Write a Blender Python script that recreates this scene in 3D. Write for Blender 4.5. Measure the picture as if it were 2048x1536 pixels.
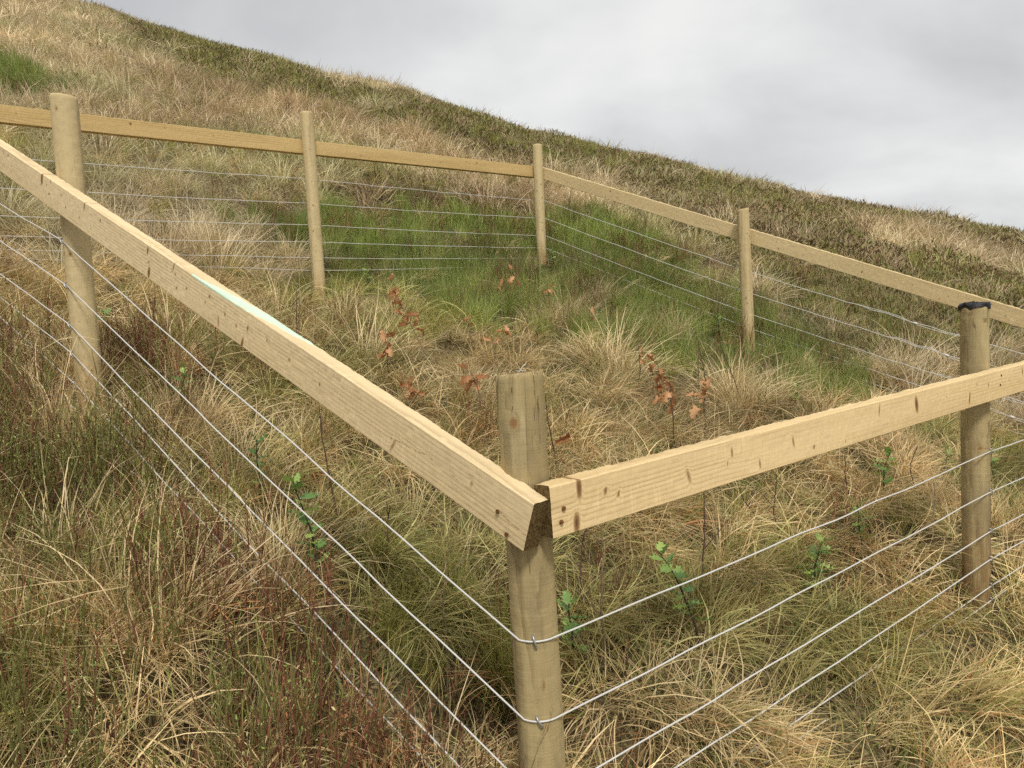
import bpy, bmesh, math, random
import numpy as np
from mathutils import Vector, Matrix, Euler

for _o in list(bpy.data.objects):
    bpy.data.objects.remove(_o)
SC = bpy.context.scene
COL = SC.collection
rng = np.random.default_rng(7)
random.seed(7)

# ---------------------------------------------------------------- camera, sky, sun, exposure
cam_d = bpy.data.cameras.new('camera')
cam = bpy.data.objects.new('camera', cam_d)
COL.objects.link(cam)
cam.location = (0, 0, 1.47)
cam.rotation_euler = (Matrix.Rotation(math.radians(86), 3, 'X') @ Matrix.Rotation(math.radians(-2.9), 3, 'Z')).to_euler()
cam_d.sensor_fit = 'HORIZONTAL'
cam_d.sensor_width = 36.0
cam_d.lens = 36.0 * 1520 / 2048
cam_d.clip_start = 0.05
cam_d.clip_end = 600
SC.camera = cam

SUN_AZ = math.radians(171)      # compass angle of the sun, clockwise from +Y (behind the camera, a little to the right)
SUN_EL = math.radians(50)

SC.view_settings.view_transform = 'Standard'
SC.view_settings.look = 'None'
SC.view_settings.gamma = 1.0
SC.view_settings.use_curve_mapping = False
SC.view_settings.exposure = 0.88

world = bpy.data.worlds.new('World')
SC.world = world
world.use_nodes = True
wn, wl = world.node_tree.nodes, world.node_tree.links
wn.clear()
w_out = wn.new('ShaderNodeOutputWorld')
w_sky = wn.new('ShaderNodeTexSky')
w_sky.sky_type = 'NISHITA'
w_sky.sun_disc = False
w_sky.sun_elevation = SUN_EL
w_sky.sun_rotation = SUN_AZ
w_bg = wn.new('ShaderNodeBackground')
w_bg.inputs['Strength'].default_value = 0.06
wl.new(w_sky.outputs[0], w_bg.inputs['Color'])
# an even overcast deck: rolls of cloud laid on a flat ceiling over the place
w_tc = wn.new('ShaderNodeTexCoord')
w_sep = wn.new('ShaderNodeSeparateXYZ')
wl.new(w_tc.outputs['Generated'], w_sep.inputs[0])
w_zz = wn.new('ShaderNodeMath'); w_zz.operation = 'MAXIMUM'; w_zz.inputs[1].default_value = 0.0
wl.new(w_sep.outputs['Z'], w_zz.inputs[0])
w_za = wn.new('ShaderNodeMath'); w_za.operation = 'ADD'; w_za.inputs[1].default_value = 0.5
wl.new(w_zz.outputs[0], w_za.inputs[0])
w_dx = wn.new('ShaderNodeMath'); w_dx.operation = 'DIVIDE'
w_dy = wn.new('ShaderNodeMath'); w_dy.operation = 'DIVIDE'
wl.new(w_sep.outputs['X'], w_dx.inputs[0]); wl.new(w_za.outputs[0], w_dx.inputs[1])
wl.new(w_sep.outputs['Y'], w_dy.inputs[0]); wl.new(w_za.outputs[0], w_dy.inputs[1])
w_cmb = wn.new('ShaderNodeCombineXYZ')
wl.new(w_dx.outputs[0], w_cmb.inputs[0]); wl.new(w_dy.outputs[0], w_cmb.inputs[1])
w_map = wn.new('ShaderNodeMapping')
w_map.inputs['Rotation'].default_value = (0, 0, math.radians(28))
w_map.inputs['Scale'].default_value = (1.5, 1.9, 1)
w_map.inputs['Location'].default_value = (3.1, 1.4, 0)
wl.new(w_cmb.outputs[0], w_map.inputs[0])
w_n1 = wn.new('ShaderNodeTexNoise')
w_n1.inputs['Scale'].default_value = 1.35
w_n1.inputs['Detail'].default_value = 7
w_n1.inputs['Roughness'].default_value = 0.5
w_n1.inputs['Distortion'].default_value = 0.25
wl.new(w_map.outputs[0], w_n1.inputs['Vector'])
w_rmp = wn.new('ShaderNodeValToRGB')
cr = w_rmp.color_ramp
cr.interpolation = 'B_SPLINE'
cr.elements[0].position = 0.31; cr.elements[0].color = (0.300, 0.301, 0.306, 1)
cr.elements[1].position = 0.70; cr.elements[1].color = (0.510, 0.508, 0.494, 1)
e_ = cr.elements.new(0.45); e_.color = (0.378, 0.379, 0.378, 1)
e_ = cr.elements.new(0.57); e_.color = (0.445, 0.445, 0.438, 1)
wl.new(w_n1.outputs['Fac'], w_rmp.inputs[0])
w_bgc = wn.new('ShaderNodeBackground')
w_bgc.inputs['Strength'].default_value = 1.0
wl.new(w_rmp.outputs[0], w_bgc.inputs['Color'])
w_mix = wn.new('ShaderNodeMixShader')
w_mix.inputs[0].default_value = 0.93
wl.new(w_bg.outputs[0], w_mix.inputs[1]); wl.new(w_bgc.outputs[0], w_mix.inputs[2])
wl.new(w_mix.outputs[0], w_out.inputs[0])
world.cycles.sampling_method = 'MANUAL'
world.cycles.sample_map_resolution = 128

sun_d = bpy.data.lights.new('sun', 'SUN')
sun_d.energy = 1.5
sun_d.angle = math.radians(11)
sun_d.color = (1.0, 0.975, 0.93)
sun = bpy.data.objects.new('sun', sun_d)
COL.objects.link(sun)
_sd = Vector((math.sin(SUN_AZ) * math.cos(SUN_EL), math.cos(SUN_AZ) * math.cos(SUN_EL), math.sin(SUN_EL)))
sun.rotation_euler = (-_sd).to_track_quat('-Z', 'Y').to_euler()
sun.location = (8, -4, 12)

SC.render.engine = 'CYCLES'
SC.cycles.max_bounces = 5
SC.cycles.diffuse_bounces = 3
SC.cycles.glossy_bounces = 2
SC.cycles.transmission_bounces = 3
SC.cycles.transparent_max_bounces = 4
SC.cycles.use_denoising = False
SC.cycles.use_adaptive_sampling = True
SC.cycles.adaptive_threshold = 0.022
SC.cycles.adaptive_min_samples = 20
# ---------------------------------------------------------------- terrain shape
POST = {'C': (.03, 1.457), 'L': (-1.568, 2.822), 'LC': (-3.001, 4.046), 'A': (-1.35, 5.527),
        'B': (.33, 7.034), 'D': (1.755, 5.569), 'RC': (3.316, 3.964), 'R': (1.641, 2.686)}

def _hash(ix, iy, seed):
    h = (ix.astype(np.int64) * 374761393 + iy.astype(np.int64) * 668265263 + seed * 1442695041) & 0xFFFFFFFF
    h = ((h ^ (h >> 13)) * 1274126177) & 0xFFFFFFFF
    h = h ^ (h >> 16)
    return (h & 0xFFFF) / 65535.0

def vnoise(x, y, seed=0):
    x = np.asarray(x, float); y = np.asarray(y, float)
    ix = np.floor(x).astype(np.int64); iy = np.floor(y).astype(np.int64)
    fx = x - ix; fy = y - iy
    fx = fx * fx * fx * (fx * (fx * 6 - 15) + 10); fy = fy * fy * fy * (fy * (fy * 6 - 15) + 10)
    a = _hash(ix, iy, seed); b = _hash(ix + 1, iy, seed)
    c = _hash(ix, iy + 1, seed); d = _hash(ix + 1, iy + 1, seed)
    return (a + (b - a) * fx + (c - a) * fy + (a - b - c + d) * fx * fy) * 2 - 1

def fbm(x, y, seed=0, octv=4, gain=0.5):
    s = 0; a = 1.0; k = 1.0; n = 0
    for i in range(octv):
        s = s + a * vnoise(np.asarray(x) * k + 17.3 * i, np.asarray(y) * k - 9.1 * i, seed + i)
        n += a; a *= gain; k *= 2.03
    return s / n

# crest of the hill as seen from the path: compass angle -> rise per metre, distance of the crest
CR_AZ = np.array([-3.15, -1.6, -1.0, -0.557, -0.512, -0.463, -0.413, -0.360, -0.304, -0.246, -0.222, -0.161, -0.124, -0.074, -0.024, 0.026,
                  0.084, 0.147, 0.190, 0.245, 0.299, 0.368, 0.450, 0.526, 0.595, 0.9, 1.6, 3.15])
CR_T = np.array([-0.30, 0.26, 0.385, 0.4042, 0.3911, 0.3876, 0.3743, 0.3622, 0.3514, 0.3361, 0.3276, 0.3192, 0.3097, 0.2899, 0.2693, 0.2497,
                 0.2366, 0.2123, 0.2041, 0.1846, 0.1608, 0.1403, 0.1166, 0.0927, 0.0698, -0.03, -0.22, -0.30])
CR_R = np.array([30, 45, 55, 50, 48, 46, 45, 44, 42, 40, 34, 35, 36, 36, 37, 33, 34, 36, 36, 37, 38, 40, 42, 44, 46, 46, 40, 30.])
CR_T = CR_T - 0.16 / CR_R
R0 = 8.5
HOL = [(-1.35, 5.53, 1.25, -0.34), (0.33, 7.03, 1.3, -0.07), (1.75, 5.57, 1.1, -0.09), (-3.1, 4.1, 1.0, 0.02)]
PIT = (-0.165, 1.88)

def near_z(x, y):
    z = 0.37 - 0.241 * (x - 0.03) + 0.35 * (y - 1.457)
    for hx, hy, s, a in HOL:
        z = z + a * np.exp(-((x - hx) ** 2 + (y - hy) ** 2) / (2 * s * s))
    return z

def base_z(x, y):
    x = np.asarray(x, float); y = np.asarray(y, float)
    r = np.hypot(x, y) + 1e-9
    az = np.arctan2(x, y)
    nz = near_z(x, y)
    x0 = x / r * R0; y0 = y / r * R0
    z0 = near_z(x0, y0)
    e = 0.2
    s0 = (near_z(x0 + x / r * e, y0 + y / r * e) - z0) / e
    t = np.interp(az, CR_AZ, CR_T); rs = np.interp(az, CR_AZ, CR_R)
    z1 = 1.47 + t * rs
    L = rs - R0
    u = np.clip((r - R0) / L, 0, 1)
    h00 = 2 * u ** 3 - 3 * u ** 2 + 1; h10 = u ** 3 - 2 * u ** 2 + u
    h01 = -2 * u ** 3 + 3 * u ** 2; h11 = u ** 3 - u ** 2
    fz = h00 * z0 + h10 * L * s0 + h01 * z1 + h11 * L * t
    over = np.maximum(r - rs, 0)
    fz = fz + t * over - 0.006 * np.minimum(over, 30) ** 2 - 0.36 * np.maximum(over - 30, 0)
    return np.where(r < R0, nz, fz)

def height(x, y):
    x = np.asarray(x, float); y = np.asarray(y, float)
    r = np.hypot(x, y)
    z = base_z(x, y)
    bare = z
    far = np.clip((r - 7) / 12, 0, 1)
    z = z + 0.045 * fbm(x * 1.9, y * 1.9, 3, 3) * (1 - far) + 0.085 * (0.5 - np.abs(vnoise(x * 3.1, y * 3.1, 8))) * (1 - far) + 0.02 * vnoise(x * 7.3, y * 7.3, 9) * (1 - far)
    z = z + 0.16 * fbm(x * 0.42, y * 0.42, 5, 3) * far * np.clip((46 - r) / 30, 0.25, 1)
    z = z + 0.15 * (0.5 - np.abs(vnoise(x * 0.75, y * 0.75, 15))) * far
    for k in POST:          # trodden level round each post
        w = np.exp(-((x - POST[k][0]) ** 2 + (y - POST[k][1]) ** 2) / 0.045)
        z = z + (bare - 0.02 - z) * w
    d = np.hypot((x - PIT[0]) / 0.10, (y - PIT[1]) / 0.115)
    z = z - 0.32 / (1 + np.exp(np.minimum((d - 1) * 7, 60)))
    return z

# ---------------------------------------------------------------- what grows where
def inside(px, py, poly):
    c = np.zeros(len(px), bool)
    n = len(poly)
    for i in range(n):
        x0, y0 = poly[i]; x1, y1 = poly[(i + 1) % n]
        if y0 == y1: continue
        k = ((y0 > py) != (y1 > py)) & (px < (x1 - x0) * (py - y0) / (y1 - y0) + x0)
        c ^= k
    return c
HEATH = [(-27, 54), (-5, 70), (40, 75), (60, 45), (30, 20), (12.42, 12.5), (4.42, 6.55), (3.27, 5.47), (2.73, 5.47), (2.38, 5.84), (2.36, 6.62), (2.35, 7.41), (2.2, 8.65), (1.81, 9.55), (1.18, 10.37), (0.56, 11.3), (-0.72, 11.08), (-1.83, 11.92), (-3.01, 12.42), (-4.31, 13.05), (-7.97, 18.09), (-12.34, 24.62), (-20, 38)]
HEATH_GREEN = [(-18, 40), (-10, 40), (-5.28, 24), (-3.5, 15.82), (-3.77, 13.49), (-4.73, 14.36), (-6.27, 16.01), (-11.0, 25)]
STRAWS = [[(7.51, 16.22), (8.06, 14.22), (8.33, 12.33), (6.4, 9.47), (5.43, 9.37), (5.28, 10.81)], [(0.58, 11.63), (1.37, 11.95), (2.13, 11.17), (1.53, 9.72), (0.82, 10.08)], [(-5.28, 22.12), (-5.5, 38), (-3.8, 38), (-3.09, 18.89), (-4.37, 19.28)], [(0.6, 26), (0.3, 40), (2.6, 40), (2.0, 26)]]
DARK = [(-1.88, 7.54), (-1.3, 8.19), (-0.57, 8.3), (0.31, 8.79), (0.28, 8.33), (-0.54, 7.75), (-1.46, 7.30)]
GREEN = [(-2.35, 6.75), (-1.75, 6.96), (-1.21, 7.59), (-0.54, 7.75), (0.3, 8.56), (1.03, 9.18), (1.59, 8.43), (2.1, 7.21), (2.2, 6.25), (2.5, 5.19), (2.0, 4.45), (1.27, 4.55), (0.98, 4.6), (0.51, 4.85), (-0.06, 5.05), (-0.65, 5.45), (-1.1, 5.55), (-1.81, 6.16), (-2.27, 6.38)]
GREEN_LEFT = [(-8.6, 13.2), (-6.96, 11.67), (-5.48, 9.83), (-4.98, 8.76), (-6.5, 8.27), (-9.5, 11)]
OLIVE = [(-1.92, 5.41), (-0.65, 6.05), (-0.06, 5.82), (-0.19, 4.9), (-0.91, 4.32), (-1.49, 4.56)]
SQUARE = [POST['C'], POST['LC'], POST['B'], POST['RC']]
Z_HILL, Z_HEATH, Z_HGRN, Z_DARK, Z_GREEN, Z_OLIVE, Z_MAT, Z_BIL, Z_PALE = range(9)

def zone(x, y):
    r = np.hypot(x, y)
    j = np.clip(r * 0.045, 0.10, 1.6)
    xx = x + j * fbm(x / j / 1.6, y / j / 1.6, 31, 2) * 1.1; yy = y + j * fbm(x / j / 1.6 + 40, y / j / 1.6, 33, 2) * 1.1
    z = np.full(len(x), Z_HILL)
    # lower slope outside the fence, nearest the path
    dl = (x - .03) * .7604 + (y - 1.457) * -.6495          # along the left side, negative uphill
    left = ((xx - .03) * -.6495 + (yy - 1.457) * -.7604 > 0.05)
    right = ((xx - .03) * .6066 + (yy - 1.457) * -.795 > 0.0)
    z[left & (xx < .15)] = Z_BIL
    z[right & ~(left & (xx < .15))] = Z_PALE
    z[inside(xx, yy, HEATH)] = Z_HEATH
    z[inside(xx, yy, HEATH_GREEN)] = Z_HGRN
    hn = fbm(x * .35, y * .35, 77, 3)
    z[(z == Z_HEATH) & (hn > .16)] = Z_HGRN
    z[(z == Z_HEATH) & (fbm(x * .5 + 9, y * .28, 79, 3) > .48)] = Z_HILL
    pale = fbm(x * .9, y * .6, 83, 3) > .05
    for s in STRAWS: z[inside(xx, yy, s) & pale] = Z_HILL
    z[inside(xx, yy, SQUARE)] = Z_MAT
    z[inside(xx, yy, OLIVE)] = Z_OLIVE
    z[inside(xx, yy, GREEN)] = Z_GREEN
    z[inside(xx, yy, GREEN_LEFT)] = Z_GREEN
    z[inside(xx, yy, DARK)] = Z_DARK
    # the left bank carries the twiggy bilberry right up to the rail
    bl = (xx < -1.15) & (yy < 3.6) & (z == Z_MAT)
    z[bl & (fbm(x * 2, y * 2, 55, 2) > -.1)] = Z_BIL
    return z


# ---------------------------------------------------------------- helpers
def tag(o, label=None, category=None, group=None, kind=None):
    if label: o['label'] = label
    if category: o['category'] = category
    if group: o['group'] = group
    if kind: o['kind'] = kind
    return o

def np_mesh(name, verts, faces, mat=None, smooth=True):
    """faces: (n,4) or (n,3) int array, or a list of index tuples"""
    me = bpy.data.meshes.new(name)
    verts = np.asarray(verts, np.float32)
    if isinstance(faces, np.ndarray):
        n, k = faces.shape
        me.vertices.add(len(verts)); me.vertices.foreach_set('co', verts.ravel())
        me.loops.add(n * k); me.loops.foreach_set('vertex_index', faces.astype(np.int32).ravel())
        me.polygons.add(n)
        me.polygons.foreach_set('loop_start', np.arange(0, n * k, k, dtype=np.int32))
        me.polygons.foreach_set('loop_total', np.full(n, k, np.int32))
        me.update(calc_edges=True)
    else:
        me.from_pydata([tuple(v) for v in verts.tolist()], [], faces)
        me.update()
    me.polygons.foreach_set('use_smooth', np.full(len(me.polygons), smooth, bool))
    if mat is not None: me.materials.append(mat)
    return me

def link(name, me, parent=None):
    o = bpy.data.objects.new(name, me)
    COL.objects.link(o)
    if parent is not None: o.parent = parent
    return o

def empty(name, loc=(0, 0, 0)):
    o = bpy.data.objects.new(name, None)
    o.empty_display_size = 0.1
    COL.objects.link(o)
    o.location = loc
    return o

def fattr(me, name, vals):
    a = me.attributes.new(name, 'FLOAT', 'POINT')
    a.data.foreach_set('value', np.asarray(vals, np.float32))

def tube_mesh(name, pts, rad, sides, mat, closed=False):
    pts = np.asarray(pts, float); n = len(pts)
    rad = np.broadcast_to(np.asarray(rad, float), (n,))
    if closed:
        T = np.roll(pts, -1, 0) - np.roll(pts, 1, 0)
    else:
        T = np.gradient(pts, axis=0)
    T /= np.linalg.norm(T, axis=1)[:, None] + 1e-12
    N = np.zeros_like(T)
    ref = np.array([0, 0, 1.0]) if abs(T[0, 2]) < 0.9 else np.array([1.0, 0, 0])
    v = ref - T[0] * ref.dot(T[0]); v /= np.linalg.norm(v)
    for i in range(n):
        v = v - T[i] * v.dot(T[i]); v /= np.linalg.norm(v) + 1e-12
        N[i] = v
    B = np.cross(T, N)
    a = np.linspace(0, 2 * math.pi, sides, endpoint=False)
    V = pts[:, None] + rad[:, None, None] * (np.cos(a)[None, :, None] * N[:, None] + np.sin(a)[None, :, None] * B[:, None])
    V = V.reshape(-1, 3)
    m = n if closed else n - 1
    i = np.arange(m)[:, None]; j = np.arange(sides)[None]
    i2 = (i + 1) % n; j2 = (j + 1) % sides
    F = np.stack([i * sides + j, i * sides + j2, i2 * sides + j2, i2 * sides + j], -1).reshape(-1, 4)
    return np_mesh(name, V, F, mat)

class NT:
    """small node-tree helper"""
    def __init__(self, name):
        self.m = bpy.data.materials.new(name); self.m.use_nodes = True
        self.n, self.l = self.m.node_tree.nodes, self.m.node_tree.links
        self.n.clear()
        self.out = self.n.new('ShaderNodeOutputMaterial')
    def new(self, t, **kw):
        x = self.n.new(t)
        for k, v in kw.items(): setattr(x, k, v)
        return x
    def put(self, sock, v):
        if isinstance(v, bpy.types.NodeSocket): self.l.new(v, sock)
        elif v is not None: sock.default_value = v
    def math(self, op, a, b=None, c=None, clamp=False):
        x = self.n.new('ShaderNodeMath'); x.operation = op; x.use_clamp = clamp
        self.put(x.inputs[0], a)
        if b is not None: self.put(x.inputs[1], b)
        if c is not None: self.put(x.inputs[2], c)
        return x.outputs[0]
    def mix(self, f, a, b, mode='MIX'):
        x = self.n.new('ShaderNodeMix'); x.data_type = 'RGBA'; x.blend_type = mode
        self.put(x.inputs[0], f)
        self.put(x.inputs[6], a if isinstance(a, bpy.types.NodeSocket) else (*a, 1))
        self.put(x.inputs[7], b if isinstance(b, bpy.types.NodeSocket) else (*b, 1))
        return x.outputs[2]
    def noise(self, vec, scale, detail=4, rough=0.55, dist=0.0):
        x = self.n.new('ShaderNodeTexNoise')
        self.put(x.inputs['Vector'], vec)
        x.inputs['Scale'].default_value = scale; x.inputs['Detail'].default_value = detail
        x.inputs['Roughness'].default_value = rough; x.inputs['Distortion'].default_value = dist
        return x.outputs['Fac']
    def mapping(self, vec, scale=(1, 1, 1), loc=(0, 0, 0)):
        x = self.n.new('ShaderNodeMapping')
        self.put(x.inputs[0], vec)
        x.inputs['Scale'].default_value = scale; x.inputs['Location'].default_value = loc
        return x.outputs[0]
    def ramp(self, f, lo, hi):
        x = self.n.new('ShaderNodeMapRange'); x.interpolation_type = 'SMOOTHSTEP'
        self.put(x.inputs[0], f); x.inputs[1].default_value = lo; x.inputs[2].default_value = hi
        return x.outputs[0]
    def attr(self, name, typ='GEOMETRY'):
        x = self.n.new('ShaderNodeAttribute'); x.attribute_type = typ; x.attribute_name = name
        return x
    def bump(self, h, strength, dist):
        x = self.n.new('ShaderNodeBump')
        x.inputs['Strength'].default_value = strength; x.inputs['Distance'].default_value = dist
        self.put(x.inputs['Height'], h)
        return x.outputs[0]
    def bsdf(self, col, rough=0.7, spec=0.3, normal=None, metal=0.0):
        x = self.n.new('ShaderNodeBsdfPrincipled')
        self.put(x.inputs['Base Color'], col if isinstance(col, bpy.types.NodeSocket) else (*col, 1))
        self.put(x.inputs['Roughness'], rough)
        x.inputs['Specular IOR Level'].default_value = spec
        x.inputs['Metallic'].default_value = metal
        if normal is not None: self.l.new(normal, x.inputs['Normal'])
        return x.outputs[0]
    def done(self, shader):
        self.l.new(shader, self.out.inputs[0]); return self.m

# ---------------------------------------------------------------- materials
def mat_ground():
    t = NT('peaty_ground'); co = t.new('ShaderNodeNewGeometry').outputs['Position']
    n1 = t.noise(co, 2.6, 5, 0.6); n2 = t.noise(co, 60, 4, 0.7); n3 = t.noise(co, 9, 3, 0.6)
    c = t.mix(t.ramp(n1, 0.38, 0.62), (0.055, 0.037, 0.021), (0.062, 0.060, 0.021))
    litter = t.attr('litter').outputs['Color']          # fallen growth of whatever grows here
    c = t.mix(t.ramp(n2, 0.40, 0.66), c, litter)
    c = t.mix(t.math('MULTIPLY', t.ramp(n3, 0.62, 0.75), 0.6), c, (0.04, 0.026, 0.016))
    return t.done(t.bsdf(c, 0.95, 0.1, t.bump(n2, 0.8, 0.02)))

def mat_blade(name, rough=0.6, spec=0.25, trans=0.25):
    t = NT(name)
    tt = t.new('ShaderNodeVectorMath'); tt.operation = 'ADD'       # tint of a copy, or of the joined near growth
    t.l.new(t.attr('tint', 'INSTANCER').outputs['Vector'], tt.inputs[0]); t.l.new(t.attr('tintg').outputs['Vector'], tt.inputs[1])
    c = t.mix(1.0, t.attr('col').outputs['Color'], tt.outputs[0], 'MULTIPLY')
    b = t.bsdf(c, rough, spec)
    tr = t.new('ShaderNodeBsdfTranslucent'); t.l.new(c, tr.inputs[0])
    m = t.new('ShaderNodeMixShader'); m.inputs[0].default_value = trans
    t.l.new(b, m.inputs[1]); t.l.new(tr.outputs[0], m.inputs[2])
    return t.done(m.outputs[0])

def mat_wood(name, light, dark, line, ringf, pith, axis, warp=1.0, stain=None, checks=False):
    """sawn or peeled softwood: growth rings round a pith line, warped by the knots stored on the mesh"""
    t = NT(name)
    tc = t.new('ShaderNodeTexCoord').outputs['Object']
    oi = t.new('ShaderNodeObjectInfo')
    off = t.new('ShaderNodeCombineXYZ')
    k = t.math('MULTIPLY', oi.outputs['Random'], 37.0)
    t.l.new(k, off.inputs[axis])
    va = t.new('ShaderNodeVectorMath'); va.operation = 'ADD'
    t.l.new(tc, va.inputs[0]); t.l.new(off.outputs[0], va.inputs[1])
    co = va.outputs[0]
    def st(cross, along): return t.mapping(co, [cross if i != axis else along for i in range(3)])
    kn = t.attr('kn').outputs['Fac']
    sep = t.new('ShaderNodeSeparateXYZ'); t.l.new(tc, sep.inputs[0])
    ax = [0, 1, 2]; ax.remove(axis)
    w1 = t.noise(st(3, 1.1), 1.0, 3, 0.5)
    w2 = t.noise(st(16, 3.4), 1.0, 4, 0.55)
    p = t.math('SUBTRACT', sep.outputs[ax[0]], pith[0]); q = t.math('SUBTRACT', sep.outputs[ax[1]], pith[1])
    p = t.math('ADD', p, t.math('MULTIPLY', t.math('SUBTRACT', w1, 0.5), 0.09 * warp))
    d = t.math('SQRT', t.math('ADD', t.math('MULTIPLY', p, p), t.math('MULTIPLY', q, q)))
    d = t.math('ADD', d, t.math('MULTIPLY', t.math('SUBTRACT', w2, 0.5), 0.020 * warp))
    d = t.math('ADD', d, t.math('MULTIPLY', kn, 0.014))
    ph = t.math('FRACT', t.math('MULTIPLY', d, ringf))
    late = t.math('MULTIPLY', t.ramp(ph, 0.40, 0.92), t.math('SUBTRACT', 1.0, t.ramp(ph, 0.93, 1.0)))
    vis = t.ramp(t.noise(st(22, 1.6), 1.0, 3, 0.6), 0.36, 0.66)       # rings fade in and out along the grain
    late = t.math('MULTIPLY', late, t.math('ADD', t.math('MULTIPLY', vis, 0.85), 0.15))
    fib = t.noise(st(330, 7), 1.0, 3, 0.6)
    blot = t.noise(st(9, 0.55), 1.0, 4, 0.6)
    grey = t.noise(st(14, 2.2), 1.0, 5, 0.6)
    sawn = t.noise(st(14, 170), 1.0, 3, 0.6)
    sawmask = t.noise(st(9, 5), 1.0, 3, 0.5)
    c = t.mix(t.ramp(blot, 0.3, 0.72), light, dark)
    c = t.mix(t.math('MULTIPLY', t.ramp(grey, 0.50, 0.75), 0.30), c, [dark[0] * .74, dark[1] * .76, dark[2] * .84])
    c = t.mix(t.math('MULTIPLY', late, 0.75 if checks else 0.52), c, line)
    c = t.mix(t.math('MULTIPLY', t.ramp(fib, 0.5, 0.78), 0.22), c, line)
    c = t.mix(t.math('MULTIPLY', t.math('MULTIPLY', t.ramp(sawn, 0.50, 0.68), t.ramp(sawmask, 0.45, 0.62)), 0.30), c, [min(1, v * 1.28) for v in light])
    if checks:       # drying cracks, and the uneven tone of the preservative
        ck = t.noise(st(55, 1.3), 1.0, 2, 0.5, 0.3)
        crack = t.math('SUBTRACT', 1.0, t.ramp(t.math('ABSOLUTE', t.math('SUBTRACT', ck, 0.5)), 0.004, 0.012))
        cm = t.ramp(t.noise(st(20, 2.4), 1.0, 2, 0.5), 0.52, 0.60)
        c = t.mix(t.math('MULTIPLY', t.math('MULTIPLY', crack, cm), 0.75), c, (0.07, 0.045, 0.02))
        tone = t.noise(st(11, 3.2), 1.0, 5, 0.65, 0.4)
        c = t.mix(t.math('MULTIPLY', t.ramp(tone, 0.46, 0.62), 0.50), c, (0.225, 0.175, 0.095))
        tone2 = t.noise(st(17, 2.0), 1.0, 4, 0.6, 0.2)
        c = t.mix(t.math('MULTIPLY', t.ramp(tone2, 0.56, 0.70), 0.45), c, (0.56, 0.45, 0.24))
    c = t.mix(t.ramp(kn, 0.34, 0.90), c, (0.27, 0.15, 0.058))
    c = t.mix(t.ramp(kn, 0.86, 1.25), c, (0.10, 0.046, 0.02))
    if stain is not None:
        sk = t.attr('stain').outputs['Fac']
        sn = t.noise(st(60, 5), 1.0, 4, 0.6)
        c = t.mix(t.math('MULTIPLY', sk, t.ramp(sn, 0.30, 0.62)), c, stain)
    pt = t.attr('paint').outputs['Fac']
    pn = t.noise(t.mapping(co, (30, 120, 120)), 1.0, 3, 0.6)
    c = t.mix(t.math('MULTIPLY', t.ramp(t.math('ADD', pt, t.math('MULTIPLY', t.math('SUBTRACT', pn, 0.5), 0.9)), 0.4, 0.62), 0.75), c, (0.56, 0.82, 0.64))
    h = t.math('ADD', t.math('MULTIPLY', fib, 0.5), t.math('MULTIPLY', sawn, 0.5))
    h = t.math('SUBTRACT', h, t.math('MULTIPLY', late, 0.35))
    return t.done(t.bsdf(c, 0.8, 0.2, t.bump(h, 0.8 if checks else 0.45, 0.002 if checks else 0.0014)))

def mat_plain(name, col, rough=0.6, spec=0.4, metal=0.0, var=0.0, scale=40, bump=0.0):
    t = NT(name); co = t.new('ShaderNodeTexCoord').outputs['Object']
    n = t.noise(co, scale, 4, 0.6)
    c = t.mix(t.ramp(n, 0.3, 0.7), [v * (1 - var) for v in col], [min(1, v * (1 + var)) for v in col])
    return t.done(t.bsdf(c, rough, spec, t.bump(n, bump, 0.004) if bump else None, metal))

def mat_leaf(name, a, b, rough, spec, trans):
    t = NT(name); co = t.new('ShaderNodeTexCoord').outputs['Object']
    oi = t.new('ShaderNodeObjectInfo').outputs['Random']
    n = t.noise(co, 45, 4, 0.6)
    f = t.math('ADD', t.math('MULTIPLY', n, 0.7), t.math('MULTIPLY', t.math('SUBTRACT', oi, 0.35), 0.9))
    c = t.mix(t.ramp(f, 0.1, 0.9), a, b)
    s = t.bsdf(c, rough, spec, t.bump(n, 0.3, 0.002))
    tr = t.new('ShaderNodeBsdfTranslucent'); t.l.new(c, tr.inputs[0])
    m = t.new('ShaderNodeMixShader'); m.inputs[0].default_value = trans
    t.l.new(s, m.inputs[1]); t.l.new(tr.outputs[0], m.inputs[2])
    return t.done(m.outputs[0])

M_GROUND = mat_ground()
M_STRAW = mat_blade('dry_grass_blades', 0.55, 0.3, 0.25)
M_GREEN = mat_blade('green_grass_blades', 0.5, 0.3, 0.3)
M_TWIG = mat_blade('heath_twigs', 0.7, 0.2, 0.1)
M_RAIL_F = mat_wood('sawn_rail_pale', (0.757, 0.568, 0.298), (0.662, 0.483, 0.237), (0.407, 0.255, 0.099), 95, (0.02, 0.13), 0, .9)
M_RAIL_L = mat_wood('sawn_rail_grey_pale', (0.757, 0.591, 0.345), (0.672, 0.516, 0.284), (0.397, 0.274, 0.128), 105, (-0.01, 0.14), 0, .85)
M_RAIL_B = mat_wood('sawn_rail_honey', (0.572, 0.410, 0.177), (0.496, 0.343, 0.139), (0.315, 0.187, 0.067), 80, (0.03, -0.09), 0)
M_RAIL_R = mat_wood('sawn_rail_cream', (0.668, 0.525, 0.286), (0.591, 0.453, 0.234), (0.401, 0.272, 0.120), 100, (0.015, 0.12), 0, .8)
M_POST = mat_wood('peeled_post_wood', (0.423, 0.331, 0.161), (0.336, 0.253, 0.115), (0.138, 0.090, 0.039), 80, (0.006, -0.004), 2, 1.15, (0.15, 0.068, 0.02), True)
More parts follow.
